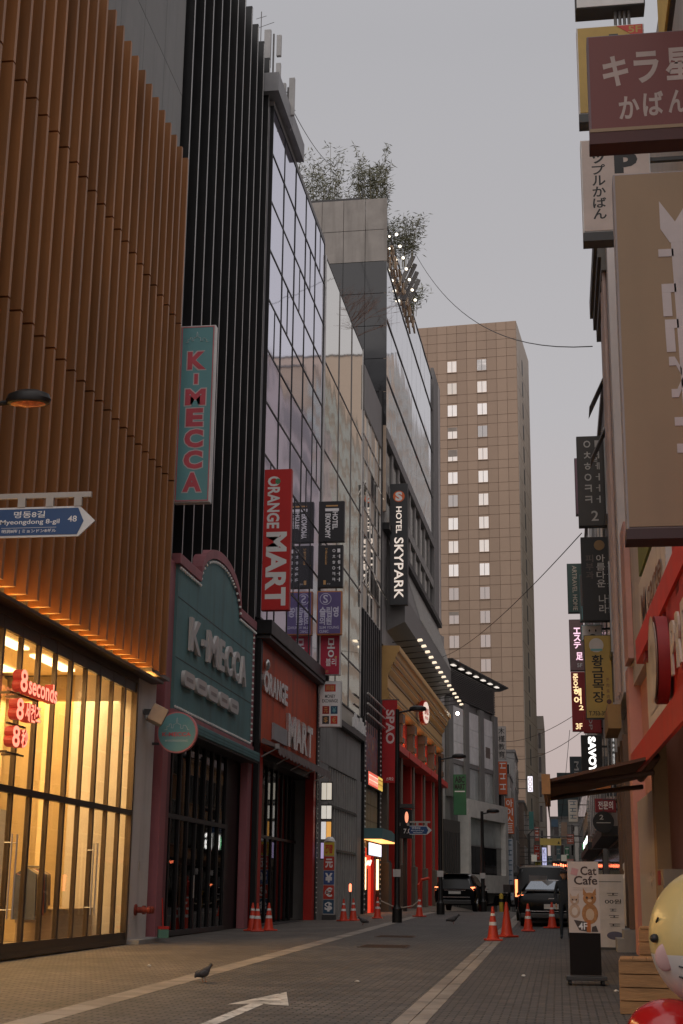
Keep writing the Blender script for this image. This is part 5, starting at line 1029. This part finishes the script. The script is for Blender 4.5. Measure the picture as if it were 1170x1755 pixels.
# ------------------------------------------------------------------ cars, seen from behind
def loft(sec, n=None):
    m = MB(); rings = []
    for (y, zb, hb, zl, hl, zr, hr) in sec:
        zm = zb+(zl-zb)*.45; pts = [(0, zb), (hb*.82, zb), (hb, zb+.1), (hl*1.0+.01, zm), (hl, zl), ((hl+hr)/2+.015, (zl+zr)/2), (hr, zr-.05), (hr*.8, zr), (0, zr+.015)]
        rings.append([(x, y, z) for x, z in pts]+[(-x, y, z) for x, z in pts[-2:0:-1]])
    k = len(rings[0]); vs = [p for r in rings for p in r]
    fs = [(i*k+j, i*k+(j+1) % k, (i+1)*k+(j+1) % k, (i+1)*k+j) for i in range(len(rings)-1) for j in range(k)]
    fs += [tuple(range(k))[::-1], tuple(range((len(rings)-1)*k, len(rings)*k))]
    return m.add(vs, fs)
tail = LIT('tail_lamp', (1, .22, .08), 3.5); tailoff = M('tail_red', (.3, .012, .01), .2); plate = M('number_plate', (.62, .60, .56), .5)
chromeb = M('chrome_trim', (.5, .5, .5), .25, .9)
def wheels(t, W, ys, r):
    for y in ys:
        for s in (-1, 1):
            w_ = MB().lathe([(r*.6, -.1), (r, -.1), (r, .1), (r*.6, .1)], c=(s*(W/2-.13), y, r), ax='x', n=20).build('wheel', rubber, t, smooth=30); MB().lathe([(.05, -.02), (r*.62, -.02), (r*.62, .03), (.05, .05)], c=(s*(W/2-.02), y, r), ax='x', n=14).build('rim', chromeb, w_)
def suv(label, x, y, rz):
    t = thing('parked_car', label, 'car', (x, y, gz(x, y)), rz)
    loft([(0, .5, .86, .98, .90, 1.0, .82), (.05, .35, .9, 1.02, .93, 1.06, .84), (.18, .3, .92, 1.05, .945, 1.2, .80), (.5, .28, .93, 1.06, .95, 1.62, .67), (.9, .28, .93, 1.06, .95, 1.69, .66), (2.3, .28, .93, 1.05, .95, 1.70, .66), (2.9, .28, .93, 1.04, .95, 1.62, .64), (3.6, .28, .93, 1.02, .94, 1.1, .8), (4.4, .3, .9, .9, .9, .96, .78), (4.7, .4, .8, .75, .82, .8, .7)]).build('body', carblack, t, smooth=35)
    MB().add([(-.72, .135, 1.12), (.72, .135, 1.12), (.6, .455, 1.57), (-.6, .455, 1.57)], [(0, 1, 2, 3)]).build('rear_window', glassdark, t); MB().box(-.62, .62, .3, .62, 1.64, 1.69).build('spoiler', carblack, t, bevel=.02)
    for s in (-1, 1):
        MB().add([(s*.55, .015, .98), (s*.9, -.005, .93), (s*.93, .08, 1.02), (s*.93, .1, 1.1), (s*.58, .08, 1.08)], [(0, 1, 2, 3, 4)]).build('tail_light', tail, t); MB().ball((s*1.02, 2.75, 1.12), .1, .06, .09).build('mirror', carblack, t, smooth=True)
        MB().add([(s*.951, .8, 1.12), (s*.951, 2.9, 1.12), (s*.72, 2.6, 1.56), (s*.72, .95, 1.58)], [(0, 1, 2, 3)]).build('side_window', glassdark, t)
    MB().box(-.28, .28, -.02, .0, .78, .9).build('number_plate', plate, t); MB().box(-.7, .7, -.03, .05, .62, .66).build('chrome_strip', chromeb, t); MB().box(-.75, .75, -.06, .2, .32, .52).build('bumper', darkgrey, t, bevel=.03); MB().box(-.5, .5, -.01, .03, .93, .96).build('chrome_strip', chromeb, t)
    wheels(t, 1.9, (.95, 3.75), .36)
    return t
suv('dark SUV with glowing tail lamps parked on the left by the red columns', -4.75, 67.5, R(-4))
sd_ = thing('parked_car', 'black sedan parked on the right behind the red cones', 'car', (-.40, 47.7, gz(-.4, 48)), R(-1))
loft([(0, .45, .82, .86, .86, .93, .74), (.05, .3, .88, .9, .9, 1.02, .78), (.2, .24, .91, .92, .925, 1.09, .80), (.75, .24, .92, .94, .93, 1.12, .76), (1.55, .22, .92, .95, .93, 1.43, .62), (2.2, .22, .92, .95, .93, 1.47, .61), (2.7, .22, .92, .94, .93, 1.43, .6), (3.5, .22, .92, .92, .92, 1.02, .74), (4.5, .25, .88, .8, .88, .85, .7), (4.85, .35, .8, .65, .8, .7, .6)]).build('body', carblack, sd_, smooth=35)
MB().add([(-.72, .79, 1.155), (.72, .79, 1.155), (.56, 1.5, 1.42), (-.56, 1.5, 1.42)], [(0, 1, 2, 3)]).build('rear_window', glassrear, sd_)
MB().box(-.72, .72, .1, .2, 1.085, 1.115).build('boot_lip', carblack, sd_, bevel=.01)
for s in (-1, 1):
    MB().add([(s*.5, .0, .80), (s*.84, .01, .80), (s*.915, .16, .84), (s*.915, .2, .97), (s*.8, .05, .98), (s*.5, .03, .96)], [(0, 1, 2, 3, 4, 5)]).build('tail_light', tail if s < 0 else tailoff, sd_)
    MB().ball((s*1.0, 2.95, 1.0), .1, .06, .08).build('mirror', carblack, sd_, smooth=True); MB().add([(s*.932, 1.0, 1.0), (s*.932, 3.2, .99), (s*.68, 2.7, 1.38), (s*.68, 1.5, 1.38)], [(0, 1, 2, 3)]).build('side_window', glassdark, sd_)
MB().box(-.1, .46, -.02, .0, .55, .7).build('number_plate', plate, sd_); MB().box(-.85, .85, -.05, .15, .26, .42).build('bumper', darkgrey, sd_, bevel=.03); MB().box(-.7, .7, -.03, .02, .47, .49).build('chrome_strip', chromeb, sd_); MB().box(.05, .3, -.012, .005, .86, .885).build('emblem', chromeb, sd_)
MB().prism([(.98, 1.45), (1.02, 1.45), (1.2, 1.53), (1.12, 1.53)], 'x', -.02, .02).build('roof_antenna', carblack, sd_)
for (a, c) in (((.9), 0), ): pass
wheels(sd_, 1.84, (.95, 3.75), .33)
vn = thing('parked_car', 'tall black van parked just ahead of the black sedan', 'car', (-.62, 53.2, gz(-.6, 53)), R(-1))
loft([(0, .45, .9, 1.1, .93, 1.12, .86), (.06, .32, .94, 1.12, .97, 1.3, .88), (.3, .28, .96, 1.12, .98, 1.88, .80), (.8, .28, .96, 1.12, .98, 1.96, .79), (3.4, .28, .96, 1.1, .98, 1.95, .78), (4.2, .28, .95, 1.08, .97, 1.3, .85), (4.9, .3, .9, .9, .92, 1.0, .8), (5.1, .4, .82, .7, .85, .75, .75)]).build('body', carblack, vn, smooth=35)
MB().add([(-.78, .08, 1.28), (.78, .08, 1.28), (.7, .27, 1.8), (-.7, .27, 1.8)], [(0, 1, 2, 3)]).build('rear_window', glassdark, vn); MB().box(-.45, .2, .075, .085, 1.35, 1.6).build('window_notice', midgrey, vn)
for s in (-1, 1): MB().box(s*.86, s*.95, -.02, .12, .85, 1.45).build('tail_light', tail, vn); MB().ball((s*1.08, 3.6, 1.15), .1, .08, .14).build('mirror', carblack, vn, smooth=True)
MB().box(-.3, .3, -.02, .0, .7, .85).build('number_plate', plate, vn); MB().box(-.9, .9, -.06, .15, .3, .5).build('bumper', darkgrey, vn, bevel=.03); wheels(vn, 1.95, (.9, 4.0), .36)

# ------------------------------------------------------------------ person standing behind the cat sign
pn = thing('person', 'person in dark jacket and cap standing half hidden behind the Cat Cafe sign', 'person', (.13, 38.5, gz(.1, 38.5)), R(180))
me = bpy.data.meshes.new('body')
J = dict(pel=(0, 0, .95), bel=(0, 0, 1.1), chest=(0, .01, 1.33), neck=(0, 0, 1.49), head=(0, .015, 1.6), top=(0, .01, 1.69), ls=(.18, 0, 1.40), le=(.24, -.02, 1.12), lh=(.22, .08, .88), rs=(-.18, 0, 1.40), re=(-.24, -.02, 1.12), rh=(-.22, .08, .88), lk=(.1, .02, .5), la=(.1, -.02, .09), lt=(.11, .13, .04), rk=(-.1, .02, .5), ra=(-.1, -.02, .09), rt=(-.11, .13, .04), lp=(.09, 0, .9), rp=(-.09, 0, .9))
rad = dict(pel=.15, bel=.145, chest=.17, neck=.055, head=.085, top=.07, ls=.075, le=.052, lh=.04, rs=.075, re=.052, rh=.04, lk=.065, la=.045, lt=.04, rk=.065, ra=.045, rt=.04, lp=.1, rp=.1)
ks = list(J); ed = [('pel', 'bel'), ('bel', 'chest'), ('chest', 'neck'), ('neck', 'head'), ('head', 'top'), ('chest', 'ls'), ('ls', 'le'), ('le', 'lh'), ('chest', 'rs'), ('rs', 're'), ('re', 'rh'), ('pel', 'lp'), ('lp', 'lk'), ('lk', 'la'), ('la', 'lt'), ('pel', 'rp'), ('rp', 'rk'), ('rk', 'ra'), ('ra', 'rt')]
me.from_pydata([J[k] for k in ks], [(ks.index(a), ks.index(b)) for a, b in ed], [])
bo = bpy.data.objects.new('body', me); C.objects.link(bo); bo.parent = pn; bo.modifiers.new('skin', 'SKIN'); sv_ = me.skin_vertices[0].data
for i, k in enumerate(ks): sv_[i].radius = (rad[k], rad[k]*.85)
sv_[0].use_root = True; ss = bo.modifiers.new('sub', 'SUBSURF'); ss.levels = 2; ss.render_levels = 2; me.materials.append(M('dark_clothes', (.02, .026, .035), .85, var=.15))
MB().ball((0, .03, 1.605), .082, .095, .115).build('face', M('skin', (.42, .26, .19), .6), pn, smooth=True); MB().ball((0, .0, 1.655), .1, .115, .085).build('cap', M('cap_black', (.015, .013, .014), .8), pn, smooth=True)
MB().box(-.075, .075, .08, .2, 1.645, 1.66).build('cap_brim', M('cap_black', (.015, .013, .014), .8), pn)
MB().ball((0, .125, 1.6), .014, .02, .018).build('nose', M('skin', (.42, .26, .19), .6), pn, smooth=True)
for s in (-1, 1):
    MB().ball((s*.085, .02, 1.6), .012, .02, .03).build('ear', M('skin', (.42, .26, .19), .6), pn, smooth=True)
    h_ = MB().ball((s*.22, .09, .84), .025, .04, .055).build('hand', M('skin', (.42, .26, .19), .6), pn, smooth=True)
    for q in range(4): MB().tube([(s*.22+(q-1.5)*.001, .06+q*.018, .81), (s*.215, .07+q*.018, .755+.006*abs(q-1.5)), (s*.2, .07+q*.018, .73)], .009, 6, .006).build('finger', M('skin', (.42, .26, .19), .6), h_)
    MB().tube([(s*.22, .12, .86), (s*.2, .145, .82), (s*.195, .145, .79)], .010, 6, .007).build('thumb', M('skin', (.42, .26, .19), .6), h_)

# ------------------------------------------------------------------ pavement boards on the right
cs = thing('cat_cafe_board', 'standing Cat Cafe poster board with cat pictures and 4F', 'sign', (.36, 22.5, gz(.36, 22.5)), R(2))
MB().box(-.23, .23, -.02, .06, .14, .74).build('lower_panel', M('board_brown', (.012, .008, .007), .7, spec=.2), cs); MB().box(-.23, .23, -.02, .06, .745, 1.78).build('poster_board', M('poster_cream', (.60, .50, .44), .6, var=.04), cs)
MB().box(-.3, .3, -.2, .24, .07, .13).build('foot', darkgrey, cs, bevel=.01)
for x in (-.24, .24):
    for y in (-.16, .2): MB().lathe([(.035, -.02), (.035, .02)], c=(x, y, .035), ax='x', n=12).build('castor', rubber, cs)
pb_ = M('poster_brown', (.06, .035, .03), .6)
text(cs, 'Cat', -.04, .2, 1.58, 1.71, -.0225, '-y', pb_, 'word', bold=.02); text(cs, 'Cafe', -.14, .21, 1.44, 1.57, -.0225, '-y', pb_, 'word', bold=.02)
o = MB().box(-.05, .05, -.0245, -.0205, -.05, .05).build('pink_note', M('note_pink', (.55, .28, .28), .6), cs); o.location = (-.13, 0, 1.63); o.rotation_euler = (0, R(14), 0)
for z in (1.39, 1.36): MB().box(-.16, .14, -.0225, -.0205, z, z+.008).build('print_line', M('print_tan', (.42, .33, .28), .6), cs)
def cat(cx, cz, s, mat, m2):
    k = MB().ball((cx, -.022, cz), .105*s, .0025, .13*s, 20, 12).build('cat_body', mat, cs); h = .19*s
    MB().ball((cx, -.0255, cz+h), .085*s, .0025, .078*s, 20, 12).build('cat_head', mat, k)
    for q in (-1, 1):
        MB().prism([(cx+q*.03*s, cz+h+.06*s), (cx+q*.085*s, cz+h+.04*s), (cx+q*.082*s, cz+h+.135*s)], 'y', -.027, -.0235).build('cat_ear', mat, k); MB().ball((cx+q*.035*s, -.0285, cz+h+.012*s), .014*s, .001, .016*s, 8, 6).build('cat_eye', pb_, k)
    MB().ball((cx, -.0285, cz+h-.025*s), .028*s, .001, .02*s, 8, 6).build('cat_muzzle', m2, k); MB().ball((cx, -.0262, cz-.01*s), .055*s, .001, .075*s, 10, 6).build('cat_chest', m2, k)
cat(.085, 1.02, 1.15, M('cat_ginger', (.42, .19, .07), .7, var=.35, vs=20), M('cat_cream', (.60, .42, .28), .7)); cat(-.14, 1.06, .8, M('cat_tan', (.50, .34, .24), .7, var=.25, vs=20), M('cat_white', (.65, .55, .47), .7))
MB().prism([(-.16, .93), (.04, .9), (.04, .76), (-.08, .78)], 'y', -.0235, -.0205).build('dark_patch', M('patch_dark', (.07, .05, .045), .6), cs); MB().prism([(.03, .93), (.09, .93), (.09, .755), (.03, .755)], 'y', -.0265, -.0238).build('orange_strip', M('strip_orange', (.5, .14, .03), .6), cs); MB().prism([(.1, .76), (.2, .76), (.17, .85), (.11, .83)], 'y', -.0235, -.0205).build('dark_patch', M('patch_dark', (.07, .05, .045), .6), cs)
text(cs, '4F', -.09, .04, .79, .89, -.0275, '-y', letter, 'word', bold=.02)
wbn = thing('price_banner', 'white upright banner with rows of dark Korean print behind the cat sign', 'sign', (1.0, 33.5, gz(1, 33.5)), R(-3))
MB().box(-.42, .42, 0, .05, .05, 1.62).build('banner_face', M('banner_white', (.55, .52, .50), .7, dirt=.15), wbn); MB().box(-.48, .48, -.15, .2, 0, .05).build('foot', darkgrey, wbn)
for k, (s_, a0, a1, z) in enumerate((('#', .05, .3, 1.12), ('00원', .0, .36, .98), ('#', .1, .25, .78), ('#', .08, .3, .64), ('#', .08, .32, .46))): (vtext if s_ == '#' else text)(wbn, s_, a0, a1, z, z+.1, -.004, '-y', darkgrey, 'word')
MB().ball((.2, -.004, .3), .18, .003, .09).build('picture_print', M('print_blue', (.09, .09, .14), .6), wbn); MB().box(-.38, .38, -.004, -.0005, 1.45, 1.47).build('line_print', midgrey, wbn)
# crates
def crate(label, x, y, wx, wy, h, z=0):
    t = thing('wooden_crate', label, 'crate', (x, y, gz(x, y)+z), R(-3), 'wooden crates by the right shop'); n = max(2, round(h/.145)); st = h/n
    for k in range(n):
        for s in (0, 1): piece('plank', plank, t, 0, wx, -.012+s*wy, .012+s*wy, k*st+.006, (k+1)*st-.006); piece('plank', plank, t, -.012+s*wx, .012+s*wx, .014, wy-.014, k*st+.006, (k+1)*st-.006)
    for a in (.03, wx-.03):
        for b in (.04, wy-.04): piece('corner_post', plank, t, a-.03, a+.03, b-.03, b+.03, 0, h)
    m_ = max(2, round(wx/.16))
    for k in range(m_): piece('top_board', plank, t, wx*k/m_+.004, wx*(k+1)/m_-.004, -.02, wy+.02, h+.001, h+.022)
    return t
crate('large wooden plank crate at the lower right beside the figurine', .68, 17.9, 1.1, .8, .60); crate('smaller taller wooden crate behind the large one', .98, 18.9, .8, .7, .93)
# shop figurine: plain generic round figure
fg = thing('shop_figurine', 'large glossy yellow and white rounded figurine with red body at the corner', 'figurine', (1.36, 13.9, gz(1.4, 13.9)))
fy = M('figure_yellow', (.62, .47, .20), .25, var=.06); fwh = M('figure_white', (.60, .56, .53), .3, var=.05); fr_ = M('figure_red', (.42, .012, .012), .15, var=.05)
m = MB(); m.ball((0, 0, 1.02), .56, .56, .62, 40, 28)
m.mi = [0 if sum(m.v[i][2] for i in f)/len(f) > .90 else 1 for f in m.f]; m.build('head', [fy, fwh], fg, smooth=True)
MB().ball((-.40, -.12, .20), .40, .40, .30, 28, 16).build('body', fr_, fg, smooth=True); MB().ball((-.12, -.46, .16), .11, .1, .08).build('hand', fy, fg, smooth=True)
MB().ball((-.52, -.24, 1.02), .045, .045, .04).build('nose', ink, fg, smooth=True); MB().ball((-.44, -.31, .86), .09, .03, .12).build('cheek', M('cheek_pink', (.50, .30, .28), .4), fg, smooth=True)
MB().tube([(-.50, -.22, 1.16), (-.485, -.265, 1.20)], .01, 6).build('eye_line', ink, fg)
for wp in ([(-.33, -.405, .79), (-.22, -.475, .765), (-.1, -.515, .72)], [(-.33, -.36, .70), (-.24, -.42, .675), (-.15, -.455, .63)]): MB().tube(wp, .008, 6).build('whisker_line', ink, fg)
# small mannequin in the doorway on the right
mq = thing('mannequin', 'small dressed mannequin standing in the doorway of the pale right building', 'mannequin', (1.55, 34.8, .8)); MB().lathe([(.06, 0), (.1, .25), (.09, .6), (.13, .85), (.15, 1.1), (.05, 1.2), (.045, 1.25), (.075, 1.32), (.07, 1.42), (.02, 1.48)], n=14).build('figure', whitewall, mq, smooth=True); MB().lathe([(.13, .0), (.15, .03)], n=14).build('stand', darkgrey, mq)

# ------------------------------------------------------------------ signs far down the street
FAR = [  # x0,x1,Y,z0,z1,colour, glyphs, glyph colour, lit, label
 (-5.15, -4.35, 128.5, 13.0, 15.9, (.45, .41, .38), '木槿教育', ink, 0, 'pale vertical sign with dark Chinese characters past the grey shop'),
 (-5.1, -4.3, 128.5, 9.9, 12.8, (.62, .11, .03), '###', letter, 0, 'orange vertical sign under the pale Chinese sign'), (-4.55, -3.75, 128.4, 6.5, 9.6, (.60, .12, .03), '아이스트', letter, 0, 'lower orange vertical sign with white Korean letters'), (-4.6, -3.9, 128.2, .9, 6.1, (.42, .45, .50), '######', navy, 0, 'pale blue upright sign low beside the frame of the grey shop'),
 (-2.75, -2.25, 140, 10.9, 12.4, (.9, .88, .95), 'OOO', rbx, 1.2, 'bright white lit sign with round letters'), (-2.2, -1.75, 140, 6.3, 7.6, (.42, .10, .06), '##', letter, 0, 'small brick red sign below the bright white one'), (-2.3, -1.75, 141, 4.6, 6.0, (.62, .06, .03), '##', letter, 0, 'red sign above the yellow one far down the street'), (-2.25, -1.65, 142, 3.0, 4.5, (.6, .5, .06), '##', ink, 0, 'yellow sign stacked between red and white signs'), (-2.25, -1.65, 142, 1.5, 2.9, (.7, .68, .65), '안경', ink, .15, 'white sign with black Korean letters, lowest of its stack'),
 (-1.6, -1.15, 146, 3.8, 5.9, (.55, .55, .85), 'K##', letter, .8, 'lit violet and white vertical sign'), (-1.1, -.6, 150, 3.6, 5.2, (.10, .16, .19), '##', greyprint, 0, 'slate blue square sign beside the violet lit sign'), (-1.55, -1.1, 148, 1.4, 3.2, (.45, .40, .35), '###', ink, 0, 'beige vertical sign left of a dark red one'), (-1.0, -.45, 148, 1.2, 3.5, (.38, .03, .035), '###', letter, 0, 'dark red vertical sign with pale letters in the far row'), (-.3, .37, 231.6, 5.2, 10.0, (.10, .17, .19), '###', greyprint, 0, 'dark teal vertical sign on the far pale building'),
 (.7, 1.3, 120, 5.4, 6.2, (.40, .12, .08), '##', letter, 0, 'small red sign on the far right row'), (1.0, 1.7, 100, 2.2, 3.4, (.42, .04, .03), '', letter, 0, 'plain red and blue shop board far right'), (.5, 1.2, 118, 3.0, 4.2, (.55, .25, .22), '#', letter, 0, 'pink sign on the far right row under the small red sign'),
 (.15, .8, 231.6, 9.8, 12.3, (.5, .48, .44), '###', ink, 0, 'pale narrow vertical sign high at the street end'), (1.0, 1.7, 231.6, 6.4, 8.6, (.05, .22, .12), '#', letter, 0, 'small green sign at the street end'), (-.8, .1, 231.6, 1.9, 4.3, (.6, .56, .5), '', letter, .2, 'pale lit board low at the street end'), (.9, 1.6, 130, 1.6, 2.8, (.42, .05, .05), '##', letter, 0, 'red board low on the far right row'), (.3, .9, 138, 6.4, 8.0, (.30, .20, .14), '', letter, 0, 'plain brown sign on the far right row'), (-1.0, .1, 231.6, 11.6, 12.8, (.12, .2, .3), '', letter, 0, 'small blue board high at the street end'), (.8, 1.5, 108, 6.6, 8.2, (.52, .5, .47), '###', navy, 0, 'white vertical sign with blue letters on the far right row'), (-2.9, -2.4, 150, 7.8, 9.6, (.08, .25, .22), '', letter, 0, 'teal sign above the red far signs on the left')]
for i, (x0, x1, Y, z0, z1, col, gl_, gm, lit, lb) in enumerate(FAR):
    s_ = blade('far_sign', lb, x0, x1, Y, z0, z1, (LIT if lit else M)('far_sign_%d' % i, col, lit or .6), midgrey, .3, .02, arm=(-3.7 if x1 < 0 and x0 > -3.75 else (1.95 if x0 > 0 and Y < 151 else None)))
    if gl_ == 'basket': text(s_, gl_, .15, .5, .2, 1.6, -.014, '-y', gm, 'word', rot=-90)
    elif gl_: vtext(s_, gl_, .15*(x1-x0), .85*(x1-x0), .06, z1-z0-.08, -.014, '-y', gm, gap=.15)
yb_ = thing('overhead_sign', 'yellow sign board on a long black arm over the far road', 'sign', (-.75, 120, 5.3)); MB().box(-.7, 1.0, -.03, .05, 0, .55).build('board', M('board_yellow', (.62, .47, .13), .6), yb_); MB().tube([(-1.6, 0, .68), (1.9, 0, .68)], .05).build('arm', darkgrey, yb_); MB().tube([(-1.6, 0, -5.6), (-1.6, 0, .9)], .1).build('pole', darkgrey, yb_); MB().tube([(-1.6, 0, .9), (-1.2, 0, 1.25), (-.7, 0, 1.25)], .05).build('lamp_arm', darkgrey, yb_)
MB().prism([(.7, .12), (.9, .12), (.8, .35)], 'y', -.036, -.0305).build('warning_mark', ink, yb_)
ld = thing('message_board', 'black board with glowing red running text on the parked truck line', 'sign', (.55, 75, 2.7)); MB().box(-.9, .8, 0, .2, 0, .42).build('board', ink, ld)
for k in range(14): MB().box(-.82+k*.115+(.06 if k > 6 else 0), -.75+k*.115+(.06 if k > 6 else 0), -.012, -.001, .12+.04*(k % 2), .3-.03*(k % 3)).build('led_glyph', LIT('led_red', (1, .18, .08), 5), ld)
MB().box(-.85, -.8, .05, .12, -2.3, 0).box(.7, .75, .05, .12, -2.3, 0).build('leg', darkgrey, ld)
gs = thing('service_gantry', 'thin metal frame with two box lamps over the far road', 'frame', (-.9, 110, -.1)); MB().tube([(-.9, 0, 0), (-.9, 0, 3.9), (1.6, 0, 3.9), (1.6, 0, 0)], .05).build('frame', midgrey, gs)
for x in (-.9, 1.3): MB().box(x-.2, x+.2, -.2, .2, 3.9, 4.4).build('lamp_box', white, gs)
# parked scooters at the crest of the road
def scooter(label, x, y, rz):
    t = thing('scooter', label, 'scooter', (x, y, gz(x, y)), rz, 'scooters parked at the far corner')
    for yy in (-.6, .6): w_ = MB().lathe([(.14, -.05), (.25, -.05), (.25, .05), (.14, .05)], c=(0, yy, .25), ax='x', n=16).build('wheel', rubber, t, smooth=30)
    MB().prism([(-.65, .4), (-.2, .3), (.35, .28), (.6, .45), (.45, 1.0), (.36, 1.0), (.3, .42), (-.05, .42), (-.15, .78), (-.75, .8)], 'x', -.16, .16).build('body', carblack, t, bevel=.03); MB().box(-.15, .15, -.72, -.12, .8, .9).build('seat', rubber, t, bevel=.03); MB().tube([(-.32, .38, 1.08), (.32, .38, 1.08)], .02).build('handlebar', chromeb, t); MB().box(-.22, .22, -1.0, -.62, .92, 1.3).build('top_box', darkgrey, t, bevel=.02); MB().ball((0, .5, .9), .08, .05, .08).build('headlight', plate, t)
scooter('dark delivery scooter parked at the crest left of the blue sign', -3.2, 72, R(70)); scooter('dark delivery scooter parked at the crest right of the blue sign', -2.1, 74, R(100))
ys = thing('yellow_bollard', 'yellow bollard at the crest of the road', 'bollard', (-2.75, 70.5, gz(-2.7, 70.5))); MB().lathe([(.1, 0), (.1, .75), (.07, .82), (.02, .85)], n=14).build('post', M('bollard_yellow', (.6, .4, .05), .5), ys, smooth=30); MB().lathe([(.104, .45), (.104, .6)], n=14).build('band', ink, ys)
tgr = thing('green_awning', 'dark green shop awning far down on the left', 'awning', (-3.6, 133, 2.6)); MB().prism([(0, 0), (1.2, -.5), (1.2, -.9), (0, -.2)], 'y', -2.5, 2.5).build('canvas', M('awning_green', (.03, .10, .09), .8), tgr); MB().tube([(0, -2.4, -.1), (1.2, -2.4, -.85)], .03).build('arm', alu, tgr)

# ------------------------------------------------------------------ roof plants: bamboo clumps
leafm = [M('leaf_%d' % i, c, .6, var=.3, vs=5) for i, c in enumerate(((.19, .195, .115), (.24, .235, .15), (.14, .145, .09)))]
def bamboo(label, x, y, z, h, w_, n, cone=0, seed=1):
    rr = random.Random(seed); t = thing('bamboo_clump', label, 'plant', (x, y, z)); stem = MB(); lf = [MB(), MB(), MB()]
    for i in range(n):
        a = rr.uniform(0, 6.28); d = w_*math.sqrt(rr.random())*.5; bx, by = d*math.cos(a), d*math.sin(a)*.6; lean = rr.uniform(.1, .45)*w_; hh = h*rr.uniform(.55, 1)*(1-(.5*d/w_ if cone else 0))
        pts = [(bx+lean*math.cos(a)*(q/6)**2, by+lean*math.sin(a)*(q/6)**2, hh*q/6-(.12*hh*(q/6)**4)) for q in range(7)]; stem.tube(pts, .025, 4, .008)
        for q in range(80):
            f = rr.uniform(.25, 1)**.8; k = min(5, int(f*6)); g = f*6-k; p = Vector(pts[k]).lerp(Vector(pts[k+1]), g)
            if cone: p += Vector((rr.gauss(0, .5), rr.gauss(0, .3), 0))*w_*.22*(1.15-f)
            else: p += Vector((rr.gauss(0, .28), rr.gauss(0, .22), rr.gauss(0, .12)))
            u = Vector((rr.gauss(0, 1), rr.gauss(0, 1), rr.gauss(-.15, .6))).normalized(); v = u.cross(Vector((rr.gauss(0, 1), rr.gauss(0, 1), rr.gauss(0, 1)))).normalized(); L_ = rr.uniform(.24, .5); W_ = .028
            lf[rr.randrange(3)].add([tuple(p), tuple(p+u*L_*.45+v*W_), tuple(p+u*L_), tuple(p+u*L_*.45-v*W_)], [(0, 1, 2, 3)])
    stem.build('stems', M('bamboo_stem', (.2, .17, .09), .7), t)
    for i in range(3): tag(lf[i].build('foliage', leafm[i], t), kind='stuff')
    return t
bamboo('loose wide bamboo clump on the hotel roof, left of two', -13.0, 79.5, 41.1, 6.0, 3.4, 26, 0, 3); bamboo('upright pointed bamboo clump on the hotel roof corner', -10.4, 79.3, 41.0, 7.4, 1.7, 22, 1, 4)
bamboo('bamboo spilling over the hotel roof edge toward the street', -8.9, 82.5, 39.6, 4.2, 1.5, 18, 0, 5); bamboo('small dark bamboo tuft above the roof lamps', -8.7, 88, 38.6, 3.0, 1.2, 10, 0, 6)
tr = thing('bare_shrub', 'bare reddish shrub branches against the hotel side wall', 'shrub', (-12.4, 69.5, 28)); m = MB(); rr = random.Random(9)
def br_(p, d, L_, r, dep):
    q = p+d*L_; m.tube([tuple(p), tuple((p+q)/2+Vector((rr.gauss(0, .05), rr.gauss(0, .05), 0))), tuple(q)], r, 4, r*.6)
    if dep:
        for k in range(3): br_(p.lerp(q, rr.uniform(.45, 1)), (d+Vector((rr.gauss(.25, .4), rr.gauss(0, .4), rr.gauss(.1, .3)))).normalized(), L_*.66, r*.6, dep-1)
for k in range(5): br_(Vector((k*.4-.8, 0, 0)), Vector((rr.gauss(.2, .3), 0, 1)).normalized(), 2.6, .035, 4)
m.build('branches', M('twig_red', (.16, .085, .06), .8), tr)

# ------------------------------------------------------------------ overhead wires
def wire(label, a, b, sag, r=.018):
    a, b = Vector(a), Vector(b); pts = [tuple(a.lerp(b, q/20)-Vector((0, 0, sag*4*(q/20)*(1-q/20)))) for q in range(21)]; mid = Vector(pts[0])
    tag(MB().tube(pts, r*.75, 5).build('overhead_wire', M('wire_black', (.03, .028, .028), .6)), label, 'wire', 'overhead wires')
wire('thin wire from the hotel roof sagging across to the right building', (-8.0, 82, 40.5), (1.3, 37.5, 16.2), 1.8, .022); wire('thin wire from the antenna down to the roof bamboo', (-9.3, 47.4, 30.3), (-12.5, 78, 44.5), .4, .02)
wire('straight wire slanting from the black Korean sign down to the hotel', (.9, 40, 11.5), (-8.3, 104, 18.2), .6, .02); wire('upper of the near-level wires by the tan tower', (-4.6, 128, 14.5), (1.6, 78, 11.2), .5, .025); wire('lower of the near-level wires by the tan tower', (-4.6, 128, 13.2), (1.6, 80, 10.3), .8, .025)
wire('steep thin wire beside the MEDI sign', (.62, 62, 8.3), (.15, 66, 4.6), .05, .015)
